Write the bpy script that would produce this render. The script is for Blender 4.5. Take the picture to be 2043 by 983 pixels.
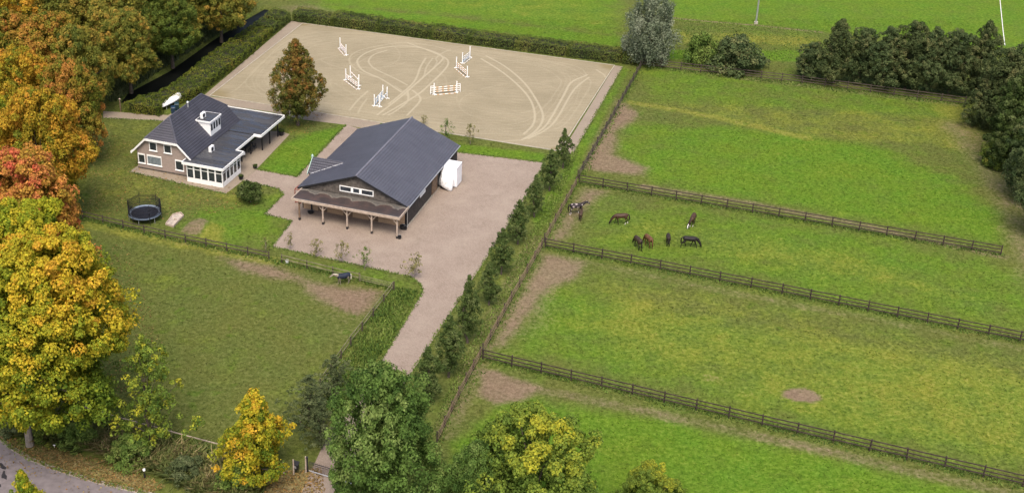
import bpy, math, random
import numpy as np
from mathutils import Vector, Matrix

for o in list(bpy.data.objects):
    bpy.data.objects.remove(o)
S = bpy.context.scene
C = S.collection
random.seed(7)
RNG = np.random.default_rng(11)
rad = math.radians

# ------------------------------------------------------------------ camera
CAM_H, FPX, PITCH, CX, CY, W, HPX = 74.0, 2578.0, rad(25.86), 783.0, 350.0, 2043.0, 983.0
cam_d = bpy.data.cameras.new('camera')
cam = bpy.data.objects.new('camera', cam_d)
C.objects.link(cam)
S.camera = cam
cam.location = (0, 0, CAM_H)
cam.rotation_euler = (math.pi / 2 - PITCH, 0, 0)
cam_d.sensor_fit = 'HORIZONTAL'
cam_d.sensor_width = 36.0
cam_d.lens = 36.0 * FPX / W
cam_d.shift_x = (W / 2 - CX) / W
cam_d.shift_y = -(HPX / 2 - CY) / W
cam_d.clip_start = 0.5
cam_d.clip_end = 8000

# ------------------------------------------------------------------ world, sun, exposure
SUN_EL, SUN_AZ = rad(60), rad(185)      # a soft overcast sun, behind and left of the camera
w = bpy.data.worlds.new('World')
S.world = w
w.use_nodes = True
wn = w.node_tree.nodes
sky = wn.new('ShaderNodeTexSky')
sky.sky_type = 'NISHITA'
sky.sun_disc = False
sky.sun_elevation = SUN_EL
sky.sun_rotation = SUN_AZ
sky.air_density = 0.7
sky.dust_density = 5.0
sky.ozone_density = 0.3
w.node_tree.links.new(sky.outputs[0], wn['Background'].inputs[0])
wn['Background'].inputs[1].default_value = 0.15
sd = bpy.data.lights.new('sun', 'SUN')
sun = bpy.data.objects.new('sun', sd)
C.objects.link(sun)
sd.energy = 1.1
sd.angle = rad(26)
sd.color = (1.0, 0.93, 0.80)
sdir = Vector((math.sin(SUN_AZ) * math.cos(SUN_EL), math.cos(SUN_AZ) * math.cos(SUN_EL), math.sin(SUN_EL)))
sun.rotation_euler = sdir.to_track_quat('Z', 'Y').to_euler()
sun.location = sdir * 200
S.view_settings.view_transform = 'Standard'
S.view_settings.look = 'None'
S.view_settings.exposure = 1.0
S.view_settings.gamma = 1.0

# ------------------------------------------------------------------ survey: photo pixel -> point on the ground
def G(x, y, z=0.0):
    f = np.array([0, math.cos(PITCH), -math.sin(PITCH)])
    d = np.array([0, -math.sin(PITCH), -math.cos(PITCH)])
    v = f + np.array([1.0, 0, 0]) * (x - CX) / FPX + d * (y - CY) / FPX
    t = (CAM_H - z) / -v[2]
    return np.array([v[0] * t, v[1] * t, z])
def G2(x, y): return G(x, y)[:2]
def proj(p):
    y, z = p[1], p[2] - CAM_H
    dep = y * math.cos(PITCH) - z * math.sin(PITCH)
    return CX + FPX * p[0] / dep, CY + FPX * (-y * math.sin(PITCH) - z * math.cos(PITCH)) / dep, dep
def height_to(bx, by, ty):
    b = G(bx, by)
    lo, hi = 0.0, 40.0
    for _ in range(40):
        m = (lo + hi) / 2
        if proj((b[0], b[1], m))[1] > ty: lo = m
        else: hi = m
    return lo
SITE = rad(-21.5)
UA = np.array([math.cos(SITE), math.sin(SITE)])
UB = np.array([-math.sin(SITE), math.cos(SITE)])

# ------------------------------------------------------------------ material helpers
def lk(nt, a, b): nt.links.new(a, b)
class NT:
    def __init__(s, name):
        s.m = bpy.data.materials.new(name)
        s.m.use_nodes = True
        s.t = s.m.node_tree
        s.b = s.t.nodes['Principled BSDF']
        s.b.inputs['Roughness'].default_value = 0.85
        s.b.inputs['Specular IOR Level'].default_value = 0.25
    def n(s, ty, **kw):
        nd = s.t.nodes.new(ty)
        for k, v in kw.items(): setattr(nd, k, v)
        return nd
    def put(s, sock, v):
        if hasattr(v, 'default_value') or hasattr(v, 'links'): lk(s.t, v, sock)
        else:
            if isinstance(v, tuple) and len(v) == 3 and len(sock.default_value) == 4: v = v + (1,)
            sock.default_value = v
    def coord(s, kind='Object'): return s.n('ShaderNodeTexCoord').outputs[kind]
    def pos(s): return s.n('ShaderNodeNewGeometry').outputs['Position']
    def noise(s, scale, detail=4, rough=0.55, vec=None, dist=0.0):
        nd = s.n('ShaderNodeTexNoise')
        nd.inputs['Scale'].default_value = scale
        nd.inputs['Detail'].default_value = detail
        nd.inputs['Roughness'].default_value = rough
        nd.inputs['Distortion'].default_value = dist
        if vec is not None: lk(s.t, vec, nd.inputs['Vector'])
        return nd.outputs['Fac']
    def ramp(s, fac, stops, interp='LINEAR'):
        nd = s.n('ShaderNodeValToRGB')
        nd.color_ramp.interpolation = interp
        e = nd.color_ramp.elements
        while len(e) > 1: e.remove(e[-1])
        for i, (p, c) in enumerate(stops):
            el = e[0] if i == 0 else e.new(p)
            el.position = p
            el.color = tuple(c) + (1,) if len(c) == 3 else c
        lk(s.t, fac, nd.inputs[0])
        return nd.outputs[0]
    def mix(s, fac, a, b, mode='MIX'):
        nd = s.n('ShaderNodeMix', data_type='RGBA', blend_type=mode)
        s.put(nd.inputs[0], fac); s.put(nd.inputs[6], a); s.put(nd.inputs[7], b)
        return nd.outputs[2]
    def math(s, op, a, b=0.0, clamp=False):
        nd = s.n('ShaderNodeMath', operation=op, use_clamp=clamp)
        s.put(nd.inputs[0], a); s.put(nd.inputs[1], b)
        return nd.outputs[0]
    def smooth(s, v, lo, hi):
        nd = s.n('ShaderNodeMapRange', interpolation_type='SMOOTHSTEP')
        s.put(nd.inputs[0], v)
        nd.inputs[1].default_value = lo; nd.inputs[2].default_value = hi
        return nd.outputs[0]
    def attr(s, name):
        nd = s.n('ShaderNodeAttribute'); nd.attribute_name = name
        return nd
    def bump(s, h, strength=0.4, dist=0.05):
        nd = s.n('ShaderNodeBump')
        nd.inputs['Strength'].default_value = strength
        nd.inputs['Distance'].default_value = dist
        lk(s.t, h, nd.inputs['Height'])
        lk(s.t, nd.outputs[0], s.b.inputs['Normal'])
    def base(s, c): s.put(s.b.inputs['Base Color'], c)
    def rough(s, r): s.put(s.b.inputs['Roughness'], r)

def plain(name, c, rough=0.7, var=0.12, scale=3.0, metal=0.0, bump=0.0, spec=0.3):
    k = NT(name)
    n = k.noise(scale, 5, 0.6, k.coord())
    hi = tuple(min(1, x * (1 + var)) for x in c); lo = tuple(x * (1 - var) for x in c)
    k.base(k.ramp(n, [(0.3, lo), (0.7, hi)]))
    k.rough(rough)
    k.b.inputs['Metallic'].default_value = metal
    k.b.inputs['Specular IOR Level'].default_value = spec
    if bump: k.bump(n, bump, 0.02)
    return k.m

def leaf_mat(name, stops, trans=0.38):
    """stops: colours along the clump tint 0..1; leaf to leaf variation from the second attribute"""
    k = NT(name)
    t = k.attr('tint').outputs['Fac']
    l = k.attr('leaf').outputs['Fac']
    col = k.ramp(t, stops)
    v = k.n('ShaderNodeHueSaturation')
    k.put(v.inputs['Color'], col)
    val = k.math('MULTIPLY_ADD', l, 0.55); val.node.inputs[2].default_value = 0.72
    lk(k.t, val, v.inputs['Value'])
    v.inputs['Saturation'].default_value = 1.0
    k.base(v.outputs[0])
    k.rough(0.75)
    k.b.inputs['Specular IOR Level'].default_value = 0.1
    tr = k.n('ShaderNodeBsdfTranslucent')
    lk(k.t, v.outputs[0], tr.inputs[0])
    mx = k.n('ShaderNodeMixShader')
    mx.inputs[0].default_value = trans
    lk(k.t, k.b.outputs[0], mx.inputs[1]); lk(k.t, tr.outputs[0], mx.inputs[2])
    lk(k.t, mx.outputs[0], k.t.nodes['Material Output'].inputs[0])
    return k.m

# ---- ground: grass, lush grass, dry grass, bare soil and leaf litter by survey masks
def ground_mat():
    k = NT('pasture')
    p = k.pos()
    big = k.noise(0.045, 4, 0.55, p)
    mid = k.noise(0.33, 6, 0.62, p)
    fine = k.noise(2.3, 6, 0.72, p)
    vf = k.noise(8.0, 4, 0.75, p)
    m = k.attr('mask')
    sp = k.n('ShaderNodeSeparateColor'); lk(k.t, m.outputs['Color'], sp.inputs[0])
    dirt, dry, lush, litter = sp.outputs[0], sp.outputs[1], sp.outputs[2], m.outputs['Alpha']
    tx = k.math('MULTIPLY_ADD', fine, 0.62); lk(k.t, k.math('MULTIPLY', vf, 0.38), tx.node.inputs[2])
    tx = k.math('MULTIPLY_ADD', k.math('SUBTRACT', tx, 0.5), 1.35); tx.node.inputs[2].default_value = 0.5
    dull = k.ramp(tx, [(0.30, (0.038, 0.050, 0.011)), (0.49, (0.074, 0.092, 0.020)), (0.66, (0.128, 0.140, 0.044))])
    lus = k.ramp(tx, [(0.30, (0.030, 0.068, 0.005)), (0.49, (0.068, 0.136, 0.010)), (0.66, (0.125, 0.198, 0.026))])
    dr = k.ramp(tx, [(0.30, (0.080, 0.094, 0.012)), (0.50, (0.142, 0.158, 0.023)), (0.68, (0.218, 0.216, 0.055))])
    so = k.ramp(tx, [(0.28, (0.085, 0.062, 0.036)), (0.50, (0.152, 0.116, 0.072)), (0.70, (0.215, 0.170, 0.112))])
    li = k.ramp(tx, [(0.34, (0.055, 0.060, 0.020)), (0.47, (0.150, 0.130, 0.050)), (0.58, (0.215, 0.170, 0.072)), (0.68, (0.29, 0.25, 0.13))])
    def fac(mask, a, b, c):
        v = k.math('ADD', mask, k.math('MULTIPLY', k.math('SUBTRACT', mid, 0.5), a))
        v = k.math('ADD', v, k.math('MULTIPLY', k.math('SUBTRACT', fine, 0.5), b))
        v = k.math('ADD', v, k.math('MULTIPLY', k.math('SUBTRACT', big, 0.5), c))
        return v
    col = k.mix(k.smooth(fac(lush, 1.5, 0.8, 1.0), 0.0, 1.05), dull, lus)
    col = k.mix(k.smooth(fac(dry, 1.5, 0.8, 1.1), 0.12, 1.0), col, dr)
    rank = k.math('MULTIPLY', k.smooth(k.noise(0.55, 3, 0.5, p, 0.4), 0.60, 0.70), 0.55)
    col = k.mix(rank, col, k.ramp(tx, [(0.30, (0.022, 0.052, 0.004)), (0.66, (0.085, 0.140, 0.016))]))
    df = k.smooth(fac(dirt, 0.9, 1.0, 0.2), 0.25, 0.95)
    col = k.mix(df, col, so)
    col = k.mix(k.smooth(fac(litter, 0.9, 0.9, 0.2), 0.3, 0.75), col, li)
    vr = k.n('ShaderNodeHueSaturation')
    lk(k.t, col, vr.inputs['Color'])
    vv_ = k.math('MULTIPLY_ADD', k.noise(0.9, 5, 0.7, p), 0.7); vv_.node.inputs[2].default_value = 0.67
    lk(k.t, vv_, vr.inputs['Value'])
    hv_ = k.math('MULTIPLY_ADD', k.noise(0.16, 4, 0.6, p), 0.06); hv_.node.inputs[2].default_value = 0.465
    lk(k.t, hv_, vr.inputs['Hue'])
    k.base(vr.outputs[0])
    k.rough(0.95)
    k.b.inputs['Specular IOR Level'].default_value = 0.08
    k.bump(tx, 0.4, 0.05)
    return k.m

def sand_mat():
    k = NT('arena_sand')
    p = k.pos()
    mp = k.n('ShaderNodeMapping'); lk(k.t, p, mp.inputs[0])
    mp.inputs['Rotation'].default_value = (0, 0, -SITE)
    mp.inputs['Scale'].default_value = (0.35, 2.4, 1)
    rk = k.noise(1.0, 5, 0.6, mp.outputs[0], 0.6)
    n = k.noise(0.12, 5, 0.6, p)
    f = k.noise(5, 5, 0.75, p)
    m = k.attr('mask')
    sp = k.n('ShaderNodeSeparateColor'); lk(k.t, m.outputs['Color'], sp.inputs[0])
    v = k.math('ADD', k.math('MULTIPLY', rk, 0.45), k.math('MULTIPLY', n, 0.55))
    col = k.ramp(v, [(0.32, (0.175, 0.147, 0.090)), (0.5, (0.232, 0.197, 0.126)), (0.68, (0.292, 0.250, 0.164))])
    col = k.mix(0.30, col, k.ramp(f, [(0.3, (0.14, 0.12, 0.08)), (0.7, (0.34, 0.305, 0.225))]))
    tr = k.math('ADD', sp.outputs[0], k.math('MULTIPLY', k.math('SUBTRACT', f, 0.5), 0.5))
    col = k.mix(k.math('MULTIPLY', k.smooth(tr, 0.06, 1.0), 0.62), col, (0.37, 0.33, 0.235))
    col = k.mix(k.smooth(k.math('ADD', sp.outputs[1], k.math('MULTIPLY', k.math('SUBTRACT', f, 0.5), 0.8)), 0.25, 0.95), col, (0.19, 0.155, 0.085))
    k.base(col)
    k.rough(0.95)
    k.b.inputs['Specular IOR Level'].default_value = 0.1
    k.bump(k.math('ADD', f, rk), 0.35, 0.06)
    return k.m

def paver_mat(name, cols, mortar, bw=0.21, bh=0.105, wob=1.0):
    k = NT(name)
    p = k.pos()
    mp = k.n('ShaderNodeMapping'); lk(k.t, p, mp.inputs[0])
    mp.inputs['Rotation'].default_value = (0, 0, -SITE + 0.78)
    br = k.n('ShaderNodeTexBrick')
    lk(k.t, mp.outputs[0], br.inputs['Vector'])
    br.inputs['Scale'].default_value = 1.0
    br.inputs['Brick Width'].default_value = bw
    br.inputs['Row Height'].default_value = bh
    br.inputs['Mortar Size'].default_value = 0.008
    k.put(br.inputs['Color1'], cols[0]); k.put(br.inputs['Color2'], cols[1]); k.put(br.inputs['Mortar'], mortar)
    n = k.noise(0.25, 6, 0.65, p)
    f = k.noise(3.5, 6, 0.75, p)
    col = k.mix(k.math('MULTIPLY', k.smooth(f, 0.25, 0.75), 0.55 * wob), br.outputs[0], cols[2])
    col = k.mix(k.math('MULTIPLY', k.smooth(n, 0.35, 0.75), 0.45 * wob), col, cols[3])
    st_ = k.smooth(k.noise(0.42, 6, 0.7, p, 0.8), 0.52, 0.72)
    col = k.mix(k.math('MULTIPLY', st_, 0.38), col, (0.15, 0.118, 0.090))
    sp = k.smooth(k.noise(9, 3, 0.7, p), 0.64, 0.74)
    col = k.mix(k.math('MULTIPLY', sp, 0.45), col, (0.10, 0.085, 0.06))
    k.base(col)
    k.rough(0.85)
    k.bump(f, 0.25, 0.02)
    return k.m

M = {}
M['ground'] = ground_mat()
M['sand'] = sand_mat()
M['paver'] = paver_mat('brick_paving', [(0.205, 0.157, 0.122), (0.285, 0.226, 0.182), (0.235, 0.188, 0.150), (0.318, 0.268, 0.215)], (0.13, 0.105, 0.088))
M['path'] = paver_mat('path_paving', [(0.212, 0.172, 0.128), (0.262, 0.216, 0.164), (0.228, 0.186, 0.140), (0.285, 0.240, 0.178)], (0.14, 0.115, 0.09))
M['asphalt'] = plain('asphalt', (0.150, 0.130, 0.132), 0.9, 0.22, 1.6, bump=0.2)
M['asphalt_edge'] = plain('asphalt_edge', (0.25, 0.215, 0.18), 0.9, 0.25, 2.0)
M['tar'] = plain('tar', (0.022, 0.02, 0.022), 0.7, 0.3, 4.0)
M['kerb'] = plain('concrete_edging', (0.34, 0.31, 0.25), 0.9, 0.2, 2.0)
M['water'] = plain('ditch_water', (0.006, 0.007, 0.006), 0.5, 0.4, 0.6, spec=0.06)
M['bark'] = plain('bark', (0.085, 0.066, 0.050), 0.9, 0.45, 5.0, bump=0.5)
M['bark_pale'] = plain('pale_bark', (0.20, 0.17, 0.14), 0.9, 0.3, 5.0, bump=0.4)
M['wood_fence'] = plain('weathered_fence', (0.062, 0.047, 0.038), 0.85, 0.5, 4.0)
M['wood_fence_dark'] = plain('dark_fence', (0.042, 0.030, 0.025), 0.85, 0.5, 4.0)
M['wood_brown'] = plain('brown_rail', (0.155, 0.105, 0.068), 0.85, 0.5, 3.0)
M['wood_mossy'] = plain('mossy_rail', (0.165, 0.155, 0.085), 0.85, 0.5, 3.0)
M['wood_pale'] = plain('pale_timber', (0.37, 0.30, 0.24), 0.8, 0.25, 4.0)
M['wood_tan'] = plain('tan_boards', (0.42, 0.29, 0.18), 0.8, 0.35, 3.0)
M['pitsand'] = plain('pit_sand', (0.36, 0.31, 0.26), 0.9, 0.35, 2.5)
M['white'] = plain('white_paint', (0.78, 0.78, 0.76), 0.45, 0.04, 2.0)
M['offwhite'] = plain('offwhite', (0.62, 0.61, 0.58), 0.6, 0.1, 2.0)
M['black'] = plain('black_paint', (0.018, 0.018, 0.020), 0.5, 0.3, 3.0)
M['black_metal'] = plain('black_metal', (0.03, 0.03, 0.035), 0.4, 0.3, 3.0, 0.4)
M['grey_metal'] = plain('grey_metal', (0.45, 0.46, 0.47), 0.35, 0.1, 3.0, 0.6)
M['glass'] = plain('dark_glass', (0.028, 0.034, 0.042), 0.08, 0.4, 1.2, spec=0.8)
M['glass_lit'] = plain('curtained_glass', (0.16, 0.19, 0.21), 0.12, 0.35, 2.5, spec=0.6)
M['red'] = plain('red_paint', (0.22, 0.045, 0.03), 0.6, 0.2, 3.0)
M['green_pale'] = plain('pale_green_paint', (0.36, 0.50, 0.43), 0.6, 0.15, 3.0)
M['plastic_blue'] = plain('dark_blue_plastic', (0.012, 0.032, 0.062), 0.4, 0.2, 3.0)
M['plastic_teal'] = plain('teal_plastic', (0.014, 0.038, 0.048), 0.4, 0.2, 3.0)

def brick_wall_mat():
    k = NT('brick_wall')
    br = k.n('ShaderNodeTexBrick')
    mp = k.n('ShaderNodeMapping'); lk(k.t, k.coord(), mp.inputs[0])
    mp.inputs['Rotation'].default_value = (math.pi / 2, 0, 0)
    lk(k.t, mp.outputs[0], br.inputs[0])
    br.inputs['Scale'].default_value = 1.0
    br.inputs['Brick Width'].default_value = 0.22
    br.inputs['Row Height'].default_value = 0.07
    br.inputs['Mortar Size'].default_value = 0.01
    k.put(br.inputs['Color1'], (0.265, 0.195, 0.165)); k.put(br.inputs['Color2'], (0.35, 0.27, 0.235)); k.put(br.inputs['Mortar'], (0.30, 0.27, 0.24))
    n = k.noise(1.2, 6, 0.7, k.coord())
    col = k.mix(k.math('MULTIPLY', k.smooth(n, 0.35, 0.75), 0.5), br.outputs[0], (0.265, 0.225, 0.195))
    k.base(col); k.bump(n, 0.2, 0.02)
    return k.m
M['brick'] = brick_wall_mat()

def roof_mat(name, a, b, rough):
    k = NT(name)
    c = k.coord()
    n = k.noise(0.5, 5, 0.6, c); f = k.noise(6.0, 5, 0.75, c)
    mpr = k.n('ShaderNodeMapping'); lk(k.t, c, mpr.inputs[0]); mpr.inputs['Scale'].default_value = (0.25, 2.2, 0.25)
    stn = k.noise(1.0, 5, 0.65, mpr.outputs[0])
    v = k.math('ADD', k.math('MULTIPLY', n, 0.35), k.math('ADD', k.math('MULTIPLY', f, 0.4), k.math('MULTIPLY', stn, 0.25)))
    colr = k.ramp(v, [(0.34, a), (0.66, b)])
    ms = k.math('MULTIPLY', k.smooth(k.noise(0.9, 6, 0.75, c), 0.60, 0.75), 0.4)
    k.base(k.mix(ms, colr, (0.105, 0.108, 0.095))); k.rough(rough)
    k.b.inputs['Specular IOR Level'].default_value = 0.4
    k.bump(f, 0.25, 0.03)
    return k.m
M['tile'] = roof_mat('anthracite_tile', (0.036, 0.036, 0.047), (0.082, 0.083, 0.105), 0.5)
M['tile_barn'] = roof_mat('slate_grey_tile', (0.055, 0.057, 0.073), (0.100, 0.103, 0.128), 0.5)

M['ridge_pale'] = roof_mat('pale_ridge_tile', (0.10, 0.10, 0.12), (0.17, 0.17, 0.20), 0.55)
def felt_mat(name, wet, patches=False):
    k = NT(name)
    c = k.coord()
    n = k.noise(0.7, 5, 0.6, c); f = k.noise(5.0, 5, 0.7, c)
    mp = k.n('ShaderNodeMapping'); lk(k.t, c, mp.inputs[0]); mp.inputs['Scale'].default_value = (0.35, 1.6, 1)
    st = k.noise(1.2, 3, 0.5, mp.outputs[0])
    col = k.ramp(f, [(0.3, (0.016, 0.017, 0.020)), (0.7, (0.038, 0.038, 0.042))])
    oi = k.n('ShaderNodeObjectInfo')
    if not patches:
        col = k.mix(k.math('MULTIPLY', oi.outputs['Random'], 0.6), col, (0.066, 0.067, 0.072))
    else:
        sx = k.n('ShaderNodeSeparateXYZ'); lk(k.t, c, sx.inputs[0])
        sc = k.math('ABSOLUTE', k.math('SINE', k.math('ADD', k.math('MULTIPLY', sx.outputs[0], 1.15), k.math('MULTIPLY', n, 2.2))))
        e = k.math('ADD', k.math('MULTIPLY', sc, 0.75), -2.65)
        e = k.math('ADD', e, k.math('MULTIPLY', k.math('SUBTRACT', f, 0.5), 0.5))
        d = k.math('SUBTRACT', e, sx.outputs[1])          # > 0 below the silt line
        silt = k.ramp(f, [(0.3, (0.055, 0.050, 0.044)), (0.7, (0.115, 0.104, 0.090))])
        moss = k.ramp(k.math('ADD', k.math('MULTIPLY', n, 0.6), k.math('MULTIPLY', f, 0.4)), [(0.35, (0.020, 0.016, 0.015)), (0.52, (0.042, 0.028, 0.024)), (0.68, (0.085, 0.050, 0.038))])
        col = k.mix(k.smooth(d, -0.06, 0.08), silt, moss)
        ring = k.math('MULTIPLY', k.smooth(d, -0.22, -0.02), k.math('SUBTRACT', 1.0, k.smooth(d, 0.0, 0.12)))
        col = k.mix(k.math('MULTIPLY', ring, 0.6), col, (0.20, 0.18, 0.145))
        fr = k.math('SUBTRACT', 1.0, k.smooth(k.math('ADD', sx.outputs[1], k.math('MULTIPLY', n, 0.9)), -3.95, -3.55))
        col = k.mix(k.math('MULTIPLY', fr, 0.75), col, (0.070, 0.068, 0.066))
    k.base(col)
    k.rough(k.ramp(st, [(0.42, (0.75,) * 3), (0.60, (wet,) * 3)]))
    k.b.inputs['Specular IOR Level'].default_value = 0.5
    k.bump(f, 0.12, 0.02)
    return k.m
M['felt'] = felt_mat('roofing_felt', 0.12)
M['felt_dirty'] = felt_mat('dirty_roofing_felt', 0.6, True)
M['boards_black'] = plain('black_weatherboard', (0.040, 0.034, 0.030), 0.75, 0.5, 2.5, bump=0.3)
M['boards_grey'] = plain('weathered_weatherboard', (0.085, 0.073, 0.062), 0.8, 0.55, 2.5, bump=0.3)
M['wrap'] = plain('white_wrap', (0.80, 0.80, 0.81), 0.35, 0.05, 2.0, spec=0.4)
M['wrap_film'] = plain('crumpled_film', (0.68, 0.68, 0.68), 0.3, 0.28, 3.5, bump=0.6, spec=0.5)

# ------------------------------------------------------------------ object helpers
def props(o, label=None, cat=None, group=None, kind=None):
    if label: o['label'] = label
    if cat: o['category'] = cat
    if group: o['group'] = group
    if kind: o['kind'] = kind
    return o
def link(name, data, parent=None, loc=None, rz=None):
    o = bpy.data.objects.new(name, data)
    C.objects.link(o)
    if parent is not None: o.parent = parent
    if loc is not None: o.location = Vector([float(v) for v in loc])
    if rz is not None: o.rotation_euler = (0, 0, rz)
    return o
def thing(name, label, cat, loc, rz=0.0, group=None):
    return props(link(name, None, None, loc, rz), label, cat, group)
def np_mesh(name, V, F, mat, attrs=None, smooth=False):
    """V (n,3), F (m,k) array of one polygon size, or a list of such arrays"""
    me = bpy.data.meshes.new(name)
    Fs = F if isinstance(F, list) else [F]
    V = np.asarray(V, np.float32)
    me.vertices.add(len(V)); me.vertices.foreach_set('co', V.ravel())
    nl = sum(f.size for f in Fs)
    me.loops.add(nl)
    me.loops.foreach_set('vertex_index', np.concatenate([f.ravel() for f in Fs]).astype(np.int32))
    sizes = np.concatenate([np.full(len(f), f.shape[1]) for f in Fs])
    me.polygons.add(len(sizes))
    st = np.concatenate([[0], np.cumsum(sizes)[:-1]]).astype(np.int32)
    me.polygons.foreach_set('loop_start', st)
    if smooth: me.polygons.foreach_set('use_smooth', np.ones(len(sizes), bool))
    for k, a in (attrs or {}).items():
        a = np.asarray(a, np.float32)
        if a.ndim == 1:
            at = me.attributes.new(k, 'FLOAT', 'POINT'); at.data.foreach_set('value', a)
        else:
            at = me.attributes.new(k, 'FLOAT_COLOR', 'POINT'); at.data.foreach_set('color', a.ravel())
    me.update(calc_edges=True)
    if mat is not None: me.materials.append(mat)
    return me
class MB:
    """collects simple solids for ONE part"""
    def __init__(s): s.v, s.f = [], []
    def add(s, vs, fs):
        o = len(s.v); s.v += [tuple(float(c) for c in v) for v in vs]; s.f += [tuple(i + o for i in f) for f in fs]; return s
    def box(s, x0, x1, y0, y1, z0, z1):
        return s.add([(x0, y0, z0), (x1, y0, z0), (x1, y1, z0), (x0, y1, z0), (x0, y0, z1), (x1, y0, z1), (x1, y1, z1), (x0, y1, z1)],
                     [(0, 3, 2, 1), (4, 5, 6, 7), (0, 1, 5, 4), (1, 2, 6, 5), (2, 3, 7, 6), (3, 0, 4, 7)])
    def prism(s, poly, z0, z1):
        n = len(poly)
        a = sum(poly[i][0] * poly[(i + 1) % n][1] - poly[(i + 1) % n][0] * poly[i][1] for i in range(n))
        if a < 0: poly = poly[::-1]
        vs = [(p[0], p[1], z0) for p in poly] + [(p[0], p[1], z1) for p in poly]
        return s.add(vs, [tuple(range(n))[::-1], tuple(range(n, 2 * n))] + [(i, (i + 1) % n, n + (i + 1) % n, n + i) for i in range(n)])
    def slab(s, pts, t):
        """polygon in 3-D (ccw from outside) given thickness t inwards"""
        P = [Vector(p) for p in pts]
        nrm = (P[1] - P[0]).cross(P[2] - P[0]).normalized()
        n = len(P)
        return s.add([tuple(p) for p in P] + [tuple(p - nrm * t) for p in P],
                     [tuple(range(n)), tuple(range(n, 2 * n))[::-1]] + [(i, n + i, n + (i + 1) % n, (i + 1) % n) for i in range(n)])
    def tube(s, pts, radii, n=8, caps=True):
        pts = [Vector(p) for p in pts]
        if not hasattr(radii, '__len__'): radii = [radii] * len(pts)
        rings = []
        o = len(s.v)
        for i, p in enumerate(pts):
            d = (pts[min(i + 1, len(pts) - 1)] - pts[max(i - 1, 0)]).normalized()
            a = d.cross(Vector((0.31, 0.17, 1)) if abs(d.z) < 0.95 else Vector((1, 0.2, 0))).normalized()
            b = d.cross(a).normalized()
            for j in range(n):
                t = 2 * math.pi * j / n
                s.v.append(tuple(p + (a * math.cos(t) + b * math.sin(t)) * radii[i]))
        for i in range(len(pts) - 1):
            for j in range(n):
                k = (j + 1) % n
                s.f.append((o + i * n + j, o + i * n + k, o + (i + 1) * n + k, o + (i + 1) * n + j))
        if caps:
            s.f.append(tuple(o + j for j in range(n))[::-1]); s.f.append(tuple(o + (len(pts) - 1) * n + j for j in range(n)))
        return s
    def lathe(s, prof, n=16, c=(0, 0)):
        o = len(s.v)
        for r, z in prof:
            for j in range(n):
                t = 2 * math.pi * j / n
                s.v.append((c[0] + r * math.cos(t), c[1] + r * math.sin(t), z))
        for i in range(len(prof) - 1):
            for j in range(n):
                k = (j + 1) % n
                s.f.append((o + i * n + j, o + i * n + k, o + (i + 1) * n + k, o + (i + 1) * n + j))
        s.f.append(tuple(o + j for j in range(n))[::-1]); s.f.append(tuple(o + (len(prof) - 1) * n + j for j in range(n)))
        return s
    def mesh(s, name, mat, smooth=False):
        me = bpy.data.meshes.new(name)
        me.from_pydata(s.v, [], s.f)
        if smooth:
            for p in me.polygons: p.use_smooth = True
        me.materials.append(mat); me.update()
        return me
    def build(s, name, mat, parent=None, smooth=False, loc=None, rz=None):
        return link(name, s.mesh(name, mat, smooth), parent, loc, rz)

# ------------------------------------------------------------------ GROUND with survey masks
def seg_dist(P, a, b):
    ab = b - a
    t = np.clip(((P - a) @ ab) / max(ab @ ab, 1e-9), 0, 1)
    return np.linalg.norm(P - (a + t[:, None] * ab), axis=1)
def poly_sd(P, poly):
    """signed distance, positive inside"""
    d = np.full(len(P), 1e9); ins = np.zeros(len(P), bool)
    n = len(poly)
    for i in range(n):
        a, b = poly[i], poly[(i + 1) % n]
        d = np.minimum(d, seg_dist(P, a, b))
        c = (a[1] > P[:, 1]) != (b[1] > P[:, 1])
        with np.errstate(divide='ignore', invalid='ignore'):
            xi = (b[0] - a[0]) * (P[:, 1] - a[1]) / (b[1] - a[1]) + a[0]
        ins ^= c & (P[:, 0] < xi)
    return np.where(ins, d, -d)
def gp(pts): return [G2(*p) for p in pts]
def line_d(P, pts):
    d = np.full(len(P), 1e9)
    for a, b in zip(pts[:-1], pts[1:]): d = np.minimum(d, seg_dist(P, a, b))
    return d
def sst(x, a, b):
    t = np.clip((x - a) / (b - a), 0, 1); return t * t * (3 - 2 * t)

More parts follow.
